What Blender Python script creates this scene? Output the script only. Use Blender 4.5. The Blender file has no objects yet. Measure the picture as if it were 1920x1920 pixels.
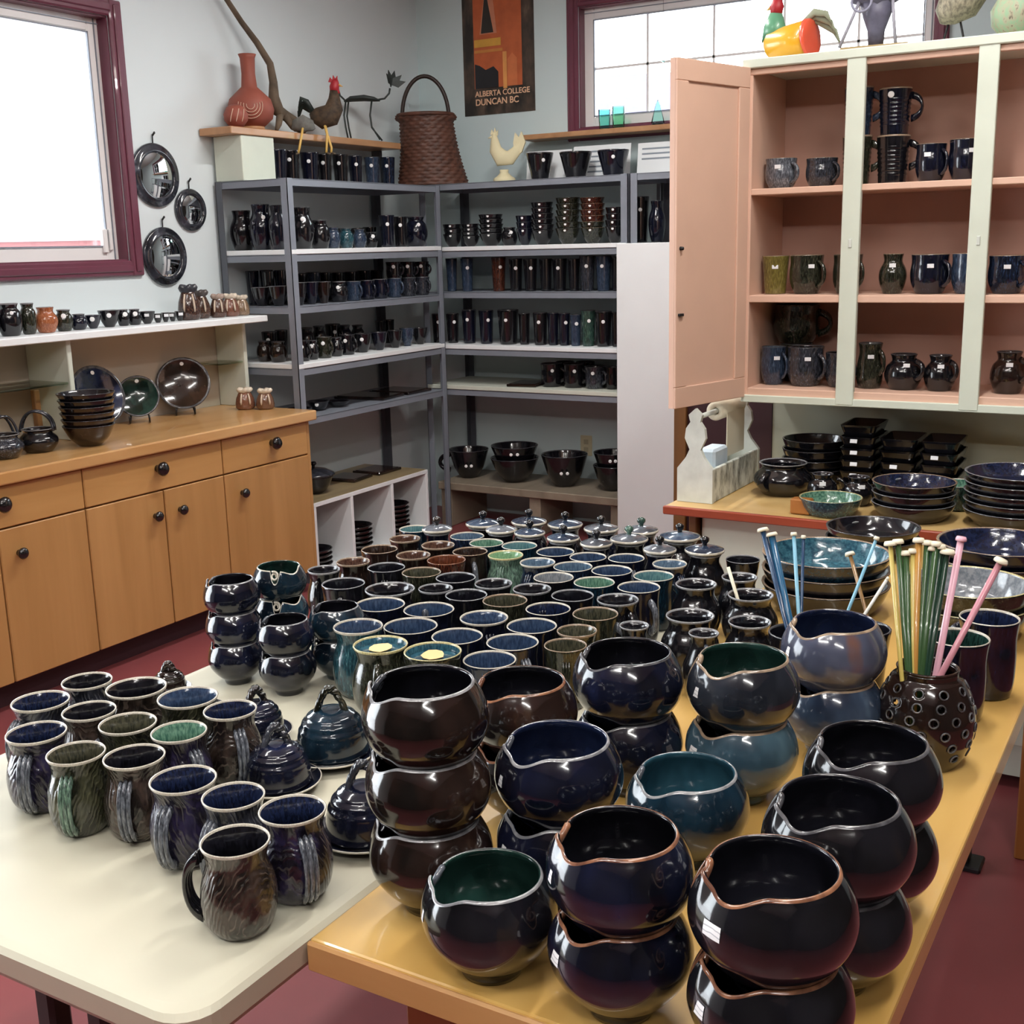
import bpy, bmesh, math, random
from mathutils import Matrix, Vector
PI = math.pi
LAMP = 30.0      # watts of each ceiling strip lamp
random.seed(11)
SC = bpy.context.scene
COL = SC.collection

# ------------------------------------------------------------------ camera
cam_data = bpy.data.cameras.new('camera')
cam_data.sensor_width = 36.0
cam_data.lens = 41.55
cam_data.clip_start = 0.05
cam_data.clip_end = 400
cam = bpy.data.objects.new('camera', cam_data)
COL.objects.link(cam)
YAW, PITCH, ROLL = math.radians(30.7616), math.radians(12.698), math.radians(-1.4054)
fw = Vector((-math.sin(YAW) * math.cos(PITCH), math.cos(YAW) * math.cos(PITCH), -math.sin(PITCH)))
rt = fw.cross(Vector((0, 0, 1))).normalized()
up = rt.cross(fw)
r2 = rt * math.cos(ROLL) + up * math.sin(ROLL)
u2 = up * math.cos(ROLL) - rt * math.sin(ROLL)
m3 = Matrix((r2, u2, -fw)).transposed()
cam.matrix_world = Matrix.Translation((0, 0, 1.55)) @ m3.to_4x4()
SC.camera = cam

# ------------------------------------------------------------------ view, world, daylight
SC.view_settings.view_transform = 'Standard'
SC.view_settings.look = 'None'
SC.view_settings.gamma = 1.0
SC.view_settings.use_curve_mapping = False
SC.view_settings.exposure = 0.0
world = bpy.data.worlds.new('overcast_sky')
SC.world = world
world.use_nodes = True
wb = world.node_tree.nodes['Background']
wb.inputs['Color'].default_value = (0.88, 0.95, 1.0, 1)
wb.inputs['Strength'].default_value = 11.5
XW, YBK, XR, YF, ZC = -4.05, 5.88, 2.6, -2.6, 3.05     # left wall, back wall, right wall, front wall, ceiling


def portal(name, loc, rot, sx, sy):
    l = bpy.data.lights.new(name, 'AREA')
    l.shape = 'RECTANGLE'; l.size = sx; l.size_y = sy
    l.cycles.is_portal = True
    o = bpy.data.objects.new(name, l); COL.objects.link(o)
    o.location = loc; o.rotation_euler = rot
    return o


portal('daylight_portal', (XW - .12, 2.80, 2.0), (0, -PI / 2, 0), .98, 1.6)
portal('daylight_portal', (XW - .12, .4, 1.17), (0, -PI / 2, 0), 2.15, 1.8)
portal('daylight_portal', (-2.07, YBK + .12, 2.44), (-PI / 2, 0, 0), 1.8, .58)


# ------------------------------------------------------------------ materials
def lin(h):
    h = h.lstrip('#')
    v = [int(h[i:i + 2], 16) / 255 for i in (0, 2, 4)]
    return tuple(c / 12.92 if c <= .04045 else ((c + .055) / 1.055) ** 2.4 for c in v) + (1,)


def newmat(name):
    m = bpy.data.materials.new(name); m.use_nodes = True
    return m, m.node_tree.nodes, m.node_tree.links, m.node_tree.nodes['Principled BSDF']


def plain(name, col, rough=.5, metal=0, coat=0, spec=.5, vary=.06, scale=6, bump=0, emit=None, estr=0):
    m, n, l, b = newmat(name)
    c = lin(col)
    tc = n.new('ShaderNodeTexCoord'); nz = n.new('ShaderNodeTexNoise')
    nz.inputs['Scale'].default_value = scale; nz.inputs['Detail'].default_value = 4
    l.new(tc.outputs['Object'], nz.inputs['Vector'])
    rp = n.new('ShaderNodeValToRGB')
    rp.color_ramp.elements[0].position = .3; rp.color_ramp.elements[1].position = .7
    rp.color_ramp.elements[0].color = tuple(max(0, x * (1 - vary)) for x in c[:3]) + (1,)
    rp.color_ramp.elements[1].color = tuple(min(1, x * (1 + vary)) for x in c[:3]) + (1,)
    l.new(nz.outputs['Fac'], rp.inputs['Fac']); l.new(rp.outputs['Color'], b.inputs['Base Color'])
    b.inputs['Roughness'].default_value = rough; b.inputs['Metallic'].default_value = metal
    b.inputs['Coat Weight'].default_value = coat; b.inputs['Specular IOR Level'].default_value = spec
    if bump:
        bp = n.new('ShaderNodeBump'); bp.inputs['Strength'].default_value = bump; bp.inputs['Distance'].default_value = .002
        n2 = n.new('ShaderNodeTexNoise'); n2.inputs['Scale'].default_value = scale * 12
        l.new(tc.outputs['Object'], n2.inputs['Vector']); l.new(n2.outputs['Fac'], bp.inputs['Height']); l.new(bp.outputs['Normal'], b.inputs['Normal'])
    if emit:
        b.inputs['Emission Color'].default_value = lin(emit); b.inputs['Emission Strength'].default_value = estr
    return m


def glaze(name, c1, c2, c3=None, scale=14, rough=.13, coat=.5, stretch=.5, p=(.38, .62)):
    """Glossy stoneware glaze: two or three tones running into each other, different on every pot."""
    m, n, l, b = newmat(name)
    tc = n.new('ShaderNodeTexCoord'); oi = n.new('ShaderNodeObjectInfo')
    mul = n.new('ShaderNodeMath'); mul.operation = 'MULTIPLY'; mul.inputs[1].default_value = 37.0
    l.new(oi.outputs['Random'], mul.inputs[0])
    mp = n.new('ShaderNodeMapping'); mp.inputs['Scale'].default_value = (1, 1, stretch)
    l.new(tc.outputs['Object'], mp.inputs['Vector'])
    ad = n.new('ShaderNodeVectorMath'); ad.operation = 'ADD'
    l.new(mp.outputs['Vector'], ad.inputs[0]); l.new(mul.outputs[0], ad.inputs[1])
    nz = n.new('ShaderNodeTexNoise'); nz.inputs['Scale'].default_value = scale; nz.inputs['Detail'].default_value = 3
    nz.inputs['Roughness'].default_value = .6
    l.new(ad.outputs[0], nz.inputs['Vector'])
    rp = n.new('ShaderNodeValToRGB')
    rp.color_ramp.elements[0].position = p[0]; rp.color_ramp.elements[0].color = lin(c1)
    rp.color_ramp.elements[1].position = p[1]; rp.color_ramp.elements[1].color = lin(c2)
    if c3:
        e = rp.color_ramp.elements.new(min(.95, p[1] + .1)); e.color = lin(c3)
    l.new(nz.outputs['Fac'], rp.inputs['Fac']); l.new(rp.outputs['Color'], b.inputs['Base Color'])
    b.inputs['Roughness'].default_value = rough
    b.inputs['Coat Weight'].default_value = coat; b.inputs['Coat Roughness'].default_value = .04
    bp = n.new('ShaderNodeBump'); bp.inputs['Strength'].default_value = .12; bp.inputs['Distance'].default_value = .002
    l.new(nz.outputs['Fac'], bp.inputs['Height']); l.new(bp.outputs['Normal'], b.inputs['Normal'])
    return m


def carved(name, c1, c2, c3, scale=55):
    """glaze over carved relief: light lines break over a darker ground"""
    m, n, l, b = newmat(name)
    tc = n.new('ShaderNodeTexCoord'); oi = n.new('ShaderNodeObjectInfo')
    ad = n.new('ShaderNodeVectorMath'); ad.operation = 'ADD'
    mu = n.new('ShaderNodeMath'); mu.operation = 'MULTIPLY'; mu.inputs[1].default_value = 19.0
    l.new(oi.outputs['Random'], mu.inputs[0]); l.new(tc.outputs['Object'], ad.inputs[0]); l.new(mu.outputs[0], ad.inputs[1])
    nz = n.new('ShaderNodeTexNoise'); nz.inputs['Scale'].default_value = 2.2; nz.inputs['Detail'].default_value = 3
    l.new(ad.outputs[0], nz.inputs['Vector'])
    vo = n.new('ShaderNodeTexWave'); vo.wave_type = 'RINGS'; vo.inputs['Scale'].default_value = 3.2; vo.inputs['Distortion'].default_value = 7; vo.inputs['Detail'].default_value = 1.5
    l.new(ad.outputs[0], vo.inputs['Vector'])
    r1 = n.new('ShaderNodeValToRGB'); r1.color_ramp.elements[0].position = .42; r1.color_ramp.elements[0].color = lin(c1)
    r1.color_ramp.elements[1].position = .6; r1.color_ramp.elements[1].color = lin(c2)
    l.new(nz.outputs['Fac'], r1.inputs['Fac'])
    r2 = n.new('ShaderNodeValToRGB'); r2.color_ramp.elements[0].position = .8; r2.color_ramp.elements[1].position = 1.0; r2.color_ramp.elements[1].color = (.6, .6, .6, 1)
    l.new(vo.outputs['Fac'], r2.inputs['Fac'])
    n3 = n.new('ShaderNodeTexNoise'); n3.inputs['Scale'].default_value = 3.5; l.new(ad.outputs[0], n3.inputs['Vector'])
    r3 = n.new('ShaderNodeValToRGB'); r3.color_ramp.elements[0].position = .45; r3.color_ramp.elements[1].position = .6; l.new(n3.outputs['Fac'], r3.inputs['Fac'])
    mm = n.new('ShaderNodeMath'); mm.operation = 'MULTIPLY'; l.new(r2.outputs['Color'], mm.inputs[0]); l.new(r3.outputs['Color'], mm.inputs[1])
    mx = n.new('ShaderNodeMixRGB'); l.new(mm.outputs[0], mx.inputs['Fac']); l.new(r1.outputs['Color'], mx.inputs['Color1']); mx.inputs['Color2'].default_value = lin(c3)
    l.new(mx.outputs['Color'], b.inputs['Base Color'])
    b.inputs['Roughness'].default_value = .18; b.inputs['Coat Weight'].default_value = .4; b.inputs['Coat Roughness'].default_value = .06
    bp = n.new('ShaderNodeBump'); bp.inputs['Strength'].default_value = .3; bp.inputs['Distance'].default_value = .003
    l.new(vo.outputs['Fac'], bp.inputs['Height']); l.new(bp.outputs['Normal'], b.inputs['Normal'])
    return m


def wood(name, c1, c2, axis='Y', scale=1.2, rough=.42, ring=9, coat=.15):
    m, n, l, b = newmat(name)
    tc = n.new('ShaderNodeTexCoord'); mp = n.new('ShaderNodeMapping')
    s = {'X': (.12, 1, 1), 'Y': (1, .12, 1), 'Z': (1, 1, .08)}[axis]
    mp.inputs['Scale'].default_value = tuple(v * scale for v in s)
    l.new(tc.outputs['Object'], mp.inputs['Vector'])
    nz = n.new('ShaderNodeTexNoise'); nz.inputs['Scale'].default_value = ring; nz.inputs['Detail'].default_value = 6
    nz.inputs['Distortion'].default_value = .5
    l.new(mp.outputs['Vector'], nz.inputs['Vector'])
    rp = n.new('ShaderNodeValToRGB')
    rp.color_ramp.elements[0].position = .3; rp.color_ramp.elements[0].color = lin(c1)
    rp.color_ramp.elements[1].position = .72; rp.color_ramp.elements[1].color = lin(c2)
    l.new(nz.outputs['Fac'], rp.inputs['Fac']); l.new(rp.outputs['Color'], b.inputs['Base Color'])
    b.inputs['Roughness'].default_value = rough; b.inputs['Coat Weight'].default_value = coat
    return m


def glass_mat(name, tint=(1, 1, 1, 1), refl=.08):
    m = bpy.data.materials.new(name); m.use_nodes = True
    n = m.node_tree.nodes; l = m.node_tree.links; n.clear()
    o = n.new('ShaderNodeOutputMaterial'); mx = n.new('ShaderNodeMixShader')
    t = n.new('ShaderNodeBsdfTransparent'); g = n.new('ShaderNodeBsdfGlossy'); f = n.new('ShaderNodeFresnel')
    t.inputs['Color'].default_value = tint; g.inputs['Roughness'].default_value = .02; f.inputs['IOR'].default_value = 1.0 + refl * 4
    l.new(f.outputs[0], mx.inputs[0]); l.new(t.outputs[0], mx.inputs[1]); l.new(g.outputs[0], mx.inputs[2]); l.new(mx.outputs[0], o.inputs[0])
    return m


def label_paper(name):
    """white price sticker with two grey printed lines"""
    m, n, l, b = newmat(name)
    tc = n.new('ShaderNodeTexCoord'); wv = n.new('ShaderNodeTexWave')
    wv.bands_direction = 'Z'; wv.inputs['Scale'].default_value = 60; wv.inputs['Distortion'].default_value = 3
    l.new(tc.outputs['Object'], wv.inputs['Vector'])
    rp = n.new('ShaderNodeValToRGB'); rp.color_ramp.elements[0].position = .04; rp.color_ramp.elements[0].color = lin('#b9bcc4')
    rp.color_ramp.elements[1].position = .16; rp.color_ramp.elements[1].color = lin('#f7f8fa')
    l.new(wv.outputs['Fac'], rp.inputs['Fac']); l.new(rp.outputs['Color'], b.inputs['Base Color']); b.inputs['Roughness'].default_value = .6
    return m


M = {}
M['wall_l'] = plain('wall_paint_left', '#dde7ea', .75, vary=.015, scale=2)
M['wall_b'] = plain('wall_paint_back', '#d3e4e6', .75, vary=.015, scale=2)
M['dark_wall'] = plain('darkened_unseen_wall', '#3a332e', .7, vary=.1, scale=3)  # unseen walls, made dark so the glossy pots reflect little behind the camera
M['ceil'] = plain('ceiling_paint', '#e8e8e4', .85, vary=.01)
M['floor'] = plain('red_floor_paint', '#874648', .38, vary=.12, scale=3, bump=.05)
M['maroon'] = plain('maroon_paint', '#6b3345', .38, vary=.05, coat=.2)
M['vinyl'] = plain('white_vinyl', '#f0eeee', .35, vary=.01)
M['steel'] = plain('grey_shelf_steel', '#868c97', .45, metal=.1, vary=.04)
M['steel_d'] = plain('rear_shade_and_block_steel', '#5c6068', .5, metal=.1, vary=.04)  # darker copy of the shelf steel: shade on rear posts, also the ledge block
M['white'] = plain('white_board', '#eff3f5', .5, vary=.015)
M['cream'] = plain('cream_board', '#cfd3c6', .55, vary=.03)
M['sage'] = plain('sage_paint', '#d3dacb', .5, vary=.03, scale=10)
M['hutch_back'] = plain('grey_green_backboard', '#b2b8a8', .6, vary=.04)
M['pink'] = plain('salmon_pink_paint', '#dfb8a2', .5, vary=.03)
M['beige'] = plain('beige_backboard', '#b5aa9c', .6, vary=.04)
M['oak'] = wood('honey_oak', '#b3844c', '#c6965c', 'Y', 1.4)
M['oak_v'] = wood('honey_oak_doors', '#ad7f4a', '#c09059', 'Z', 1.4)
M['oak_top'] = wood('oak_counter', '#bd8c54', '#d2a670', 'Y', 1.2, rough=.3, coat=.4)
M['pine'] = wood('varnished_pine', '#c69a50', '#d9b36c', 'Y', 1.0, rough=.33, coat=.35, ring=7)
M['pine_e'] = wood('pine_edge', '#b07f48', '#cd9f68', 'X', 1.0, rough=.45, ring=12)
M['pine_leg'] = wood('pine_leg', '#955d2a', '#b0743a', 'Z', 1.2)
M['plank'] = wood('plank', '#a97a52', '#c3946a', 'Y', 1.3)
M['darkplank'] = wood('weathered_board', '#7d7162', '#9a8d7b', 'Y', 1.0, rough=.6)
M['redwood'] = wood('red_stained_edge', '#8f3d26', '#a84d30', 'X', 1.0)
M['deskwood'] = wood('desk_top', '#c8a468', '#d9b97e', 'X', 1.0, rough=.4)
M['brownwood'] = wood('brown_wood', '#6b4a2b', '#80592f', 'Z', 1.0)
M['kick'] = plain('dark_toe_kick', '#3a1f26', .6)
M['plastic'] = plain('folding_table_plastic', '#c4c0ac', .5, vary=.02, scale=5, bump=.04)
M['plastic_e'] = plain('folding_table_edge', '#b2a390', .55, vary=.05)
M['blackmetal'] = plain('black_metal', '#17171a', .4)
M['knob'] = plain('black_knob', '#141416', .2, coat=.6)
M['sticker'] = label_paper('price_sticker_paper')
M['dot'] = plain('round_price_sticker', '#f8f8f8', .6, vary=.01)
M['glass'] = glass_mat('window_glass', (1, 1, 1, 1), .1)
M['gglass'] = glass_mat('green_shelf_glass', (.9, .97, .91, 1), .06)
M['tealglass'] = glass_mat('teal_glass', (.72, 1, .96, 1), .02)
M['grnglass'] = glass_mat('mint_glass', (.76, 1, .88, 1), .02)
M['mirror'] = plain('mirror_glass', '#dfe2e4', .02, metal=1, vary=0)
M['terra'] = plain('terracotta', '#8f4a3b', .6, vary=.1, scale=8)
M['terra_w'] = plain('white_slip', '#cfae98', .6)
M['wicker'] = plain('brown_wicker', '#573629', .55, vary=.35, scale=30)
M['wicker_d'] = plain('dark_wicker', '#2f221d', .5, vary=.2, scale=30)
M['bark'] = plain('driftwood_bark', '#5f5142', .8, vary=.45, scale=12, bump=.4)
M['paper'] = plain('white_paper', '#eef2f4', .7, vary=.01)
M['ink'] = plain('grey_ink', '#8c96a0', .7)
M['outlet'] = plain('ivory_plastic', '#d8cfae', .4)
M['rope'] = plain('clay_rope', '#6a6a5a', .35, vary=.3, scale=60, coat=.3)
M['crate'] = plain('distressed_white_paint', '#d3d8d0', .6, vary=.12, scale=18)
M['scuffed'] = glaze('scuffed_white_paint', '#55584f', '#b8bdb4', '#d8ddd4', scale=30, rough=.6, coat=0, p=(.3, .5))
M['pink_shaded'] = plain('shaded_pink_back', '#c59b8a', .55, vary=.06)  # pink paint darkened: shade inside the cupboard put into the colour
M['towel'] = plain('cream_paper_roll', '#dcd6bf', .8, vary=.03)

CARV = [carved('carved_violet', '#16131d', '#2a2440', '#55524e'), carved('carved_olive', '#1d1e16', '#3c3d2c', '#6d6b54'), carved('carved_brown', '#1b1614', '#3d312b', '#6a5d54'), carved('carved_grey', '#1c1d24', '#363842', '#7a7c82')]
# pot glazes: (outside, inside, rim)
OUT = {
    'blk': glaze('glaze_black', '#0b0b0e', '#17171d', '#2a221f'), 'nav': glaze('glaze_navy', '#0a0b13', '#13172a', '#1c2340'),
    'blu': glaze('glaze_blue', '#10141f', '#1d2940', '#3a4f6c'), 'gbl': glaze('glaze_grey_blue', '#1f2839', '#38475c', '#586a7c'),
    'teal': glaze('glaze_teal', '#16303a', '#2d5560', '#6c9490'), 'grn': glaze('glaze_green', '#1c2c2a', '#3c5a50', '#6a8a78'),
    'lgr': glaze('glaze_pale_green', '#3a4a44', '#6c8a78', '#8fb096'), 'brn': glaze('glaze_brown', '#100d0c', '#281b17', '#43362b'),
    'dbr': glaze('glaze_dark_brown', '#130f0e', '#2a1b17', '#3a2a20'), 'rst': glaze('glaze_rust', '#241512', '#54291c', '#7a4a30'),
    'rust': glaze('glaze_orange', '#8a4a2c', '#b06a44', '#c8a890'), 'oli': glaze('glaze_olive', '#15160f', '#33352a', '#5a5846'),
    'olv': glaze('glaze_olive_light', '#5c5228', '#7a7038', '#8f8858'), 'tan': glaze('glaze_tan', '#2a2a2a', '#55524a', '#7a766a'),
    'sil': glaze('glaze_silver', '#3a3d44', '#6e737c', '#a2a8b0'), 'gry': glaze('glaze_grey', '#1d1f25', '#3a3d46', '#666a74'), 'slb': glaze('glaze_slate_brown', '#1a1e26', '#353a44', '#4a2e22', scale=9),
    'lil': glaze('glaze_lilac_grey', '#2c3040', '#4e5366', '#7a4c28', scale=9, p=(.35, .58)),
    'tea': glaze('glaze_dark_teal', '#0d1620', '#173040', '#2a4a58'), 'slate': glaze('glaze_slate', '#2c4250', '#46606e', '#5b7480'),
}
IN = {
    'blk': glaze('inside_black', '#0c0c10', '#1a1a22'), 'nav': glaze('inside_navy', '#12172a', '#1f2947'),
    'blu': glaze('inside_blue', '#26354f', '#3b4e6a'), 'gbl': glaze('inside_grey_blue', '#40556c', '#60788c'),
    'teal': glaze('inside_teal', '#456a74', '#658c8c'), 'grn': glaze('inside_green', '#3c6456', '#6f9680'),
    'lgr': glaze('inside_pale_green', '#6a946e', '#86ad86'), 'brn': glaze('inside_brown', '#3a2620', '#5d4236'),
    'dbr': glaze('inside_dark_brown', '#231a16', '#3d2d26'), 'rst': glaze('inside_rust', '#4a2618', '#6a3a26'),
    'oli': glaze('inside_olive', '#2c2e26', '#504e3e'), 'tan': glaze('inside_tan', '#6a7078', '#8e9296'),
    'tea': glaze('inside_dark_teal', '#16303e', '#2c5260'), 'tag': glaze('inside_sea_blue', '#1f4254', '#3d6a78'), 'dgr': glaze('inside_bottle_green', '#10231f', '#24423c'),
}
RIM = {
    'pale': glaze('rim_pale', '#b3ab9c', '#cfc9bc', coat=.3, scale=40), 'tan': glaze('rim_tan', '#7d6c5c', '#a08a74', coat=.3, scale=40),
    'grey': glaze('rim_grey', '#6f7074', '#9a9a9c', coat=.4, scale=40), 'rust': glaze('rim_rust', '#5c3a2c', '#8f6248', coat=.3, scale=40),
    'dark': glaze('rim_dark', '#38383c', '#5a5a5e', coat=.4, scale=40), 'gold': glaze('rim_gold', '#a89a68', '#cfc79a', coat=.3, scale=40),
}


# ------------------------------------------------------------------ mesh helpers
class MB:
    def __init__(s):
        s.v = []; s.f = []; s.m = []; s.sm = []

    def add(s, vs, fs, mat=0, smooth=False):
        o = len(s.v); s.v += [tuple(v) for v in vs]
        for f in fs:
            s.f.append(tuple(i + o for i in f)); s.m.append(mat); s.sm.append(smooth)
        return s

    def box(s, x0, x1, y0, y1, z0, z1, mat=0):
        return s.add([(x0, y0, z0), (x1, y0, z0), (x1, y1, z0), (x0, y1, z0), (x0, y0, z1), (x1, y0, z1), (x1, y1, z1), (x0, y1, z1)],
                     [(0, 3, 2, 1), (4, 5, 6, 7), (0, 1, 5, 4), (1, 2, 6, 5), (2, 3, 7, 6), (3, 0, 4, 7)], mat)

    def cbox(s, x0, x1, y0, y1, z0, z1, b=.004, mat=0, seg=1):
        bm = bmesh.new()
        bmesh.ops.create_cube(bm, size=1)
        for v in bm.verts:
            v.co = Vector(((x0 + x1) / 2 + v.co.x * (x1 - x0), (y0 + y1) / 2 + v.co.y * (y1 - y0), (z0 + z1) / 2 + v.co.z * (z1 - z0)))
        bmesh.ops.bevel(bm, geom=list(bm.edges), offset=b, segments=seg, affect='EDGES', profile=.5)
        bm.verts.index_update()
        s.add([v.co[:] for v in bm.verts], [[v.index for v in f.verts] for f in bm.faces], mat)
        bm.free(); return s

    def lathe(s, prof, seg=32, mats=None, smooth=True, ax=1.0, ay=1.0, off=(0, 0, 0)):
        """prof: list of (r, z[, mat of the band above]); closes at r = 0"""
        rings = []; vs = []
        for p in prof:
            if p[0] < 1e-6:
                rings.append([len(vs)]); vs.append((off[0], off[1], off[2] + p[1]))
            else:
                rings.append(list(range(len(vs), len(vs) + seg)))
                vs += [(off[0] + p[0] * ax * math.cos(2 * PI * k / seg), off[1] + p[0] * ay * math.sin(2 * PI * k / seg), off[2] + p[1]) for k in range(seg)]
        o = len(s.v); s.v += vs
        for i in range(len(prof) - 1):
            mt = prof[i][2] if len(prof[i]) > 2 else 0
            a, b = rings[i], rings[i + 1]
            for k in range(seg):
                k2 = (k + 1) % seg
                if len(a) == 1 and len(b) == 1: continue
                if len(a) == 1: f = (a[0], b[k2], b[k])
                elif len(b) == 1: f = (a[k], a[k2], b[0])
                else: f = (a[k], a[k2], b[k2], b[k])
                s.f.append(tuple(i_ + o for i_ in f)); s.m.append(mt); s.sm.append(smooth)
        return s

    def tube(s, path, rad, seg=8, mat=0, cap=True, flat=None, nrm=None):
        """path of points; rad a number or list; flat: (a, b) section scale; nrm: fixed in-section normal"""
        P = [Vector(p) for p in path]; n = len(P)
        R = rad if isinstance(rad, (list, tuple)) else [rad] * n
        vs = []; prev = None
        for i, p in enumerate(P):
            t = (P[min(i + 1, n - 1)] - P[max(i - 1, 0)]).normalized()
            if nrm is not None: u = Vector(nrm)
            elif prev is None: u = Vector((0, 0, 1)) if abs(t.z) < .9 else Vector((1, 0, 0))
            else: u = prev
            u = (u - t * u.dot(t)).normalized(); w = t.cross(u); prev = u
            fa, fb = flat if flat else (1, 1)
            for k in range(seg):
                a = 2 * PI * k / seg
                vs.append(p + (u * math.cos(a) * fa + w * math.sin(a) * fb) * R[i])
        fs = []
        for i in range(n - 1):
            for k in range(seg):
                k2 = (k + 1) % seg
                fs.append((i * seg + k, i * seg + k2, (i + 1) * seg + k2, (i + 1) * seg + k))
        if cap:
            fs.append(tuple(range(seg - 1, -1, -1))); fs.append(tuple((n - 1) * seg + k for k in range(seg)))
        return s.add(vs, fs, mat, True)

    def poly(s, pts, th, mat=0, plane='xz'):
        """extruded outline: pts 2-D, th = (lo, hi) along the third axis"""
        n = len(pts)
        def P(a, b, c):
            return {'xz': (a, c, b), 'yz': (c, a, b), 'xy': (a, b, c)}[plane]
        vs = [P(a, b, th[0]) for a, b in pts] + [P(a, b, th[1]) for a, b in pts]
        fs = [tuple(range(n)), tuple(range(2 * n - 1, n - 1, -1))] + [(i, (i + 1) % n, n + (i + 1) % n, n + i) for i in range(n)]
        return s.add(vs, fs, mat)

    def mesh(s, name):
        me = bpy.data.meshes.new(name)
        me.from_pydata(s.v, [], s.f)
        me.polygons.foreach_set('material_index', s.m)
        me.polygons.foreach_set('use_smooth', s.sm)
        bm = bmesh.new(); bm.from_mesh(me); bmesh.ops.recalc_face_normals(bm, faces=bm.faces); bm.to_mesh(me); bm.free()
        me.update()
        return me


def put(name, me, mats, parent=None, loc=(0, 0, 0), rot=(0, 0, 0), scale=(1, 1, 1)):
    if isinstance(me, MB): me = me.mesh(name)
    if not isinstance(mats, (list, tuple)): mats = [mats]
    o = bpy.data.objects.new(name, me); COL.objects.link(o)
    while len(me.materials) < len(mats): me.materials.append(None)
    for i, mt in enumerate(mats):
        o.material_slots[i].link = 'OBJECT'; o.material_slots[i].material = mt
    o.parent = parent; o.location = loc; o.rotation_euler = rot; o.scale = scale
    return o


def tag(o, label, cat, group=None):
    o['label'] = label; o['category'] = cat
    if group: o['group'] = group
    return o


def thing(name, label, cat, loc=(0, 0, 0), rz=0, group=None):
    o = bpy.data.objects.new(name, None); COL.objects.link(o)
    o.empty_display_size = .05; o.location = loc; o.rotation_euler = (0, 0, rz)
    return tag(o, label, cat, group)


def struct(o, label=None):
    o['kind'] = 'structure'
    if label: o['label'] = label
    return o


ORD = 'zeroth first second third fourth fifth sixth seventh eighth ninth tenth eleventh twelfth thirteenth fourteenth fifteenth'.split()

# ------------------------------------------------------------------ measured positions (metres)
LEFT_MUGS = [(-1.553, 1.224, 0.043, 'blk', 1.309), (-1.455, 1.24, 0.051, 'blk', 1.047), (-1.348, 1.248, 0.05, 'blu', 1.047), (-1.547, 1.128, 0.047, 'nav', 4.712), (-1.444, 1.136, 0.043, 'blk', 0.785), (-1.351, 1.129, 0.045, 'oli', 4.189), (-1.258, 1.142, 0.043, 'grn', 6.021), (-1.25, 1.24, 0.043, 'nav', 5.76), (-1.446, 1.041, 0.046, 'nav', 5.236), (-1.333, 1.019, 0.04, 'oli', 5.236), (-1.249, 1.049, 0.045, 'blk', 5.236), (-1.133, 1.028, 0.047, 'nav', 4.974), (-1.038, 1.023, 0.043, 'nav', 4.712), (-0.944, 1.029, 0.045, 'nav', 5.76), (-0.952, 0.935, 0.044, 'blk', 5.76)]
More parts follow.
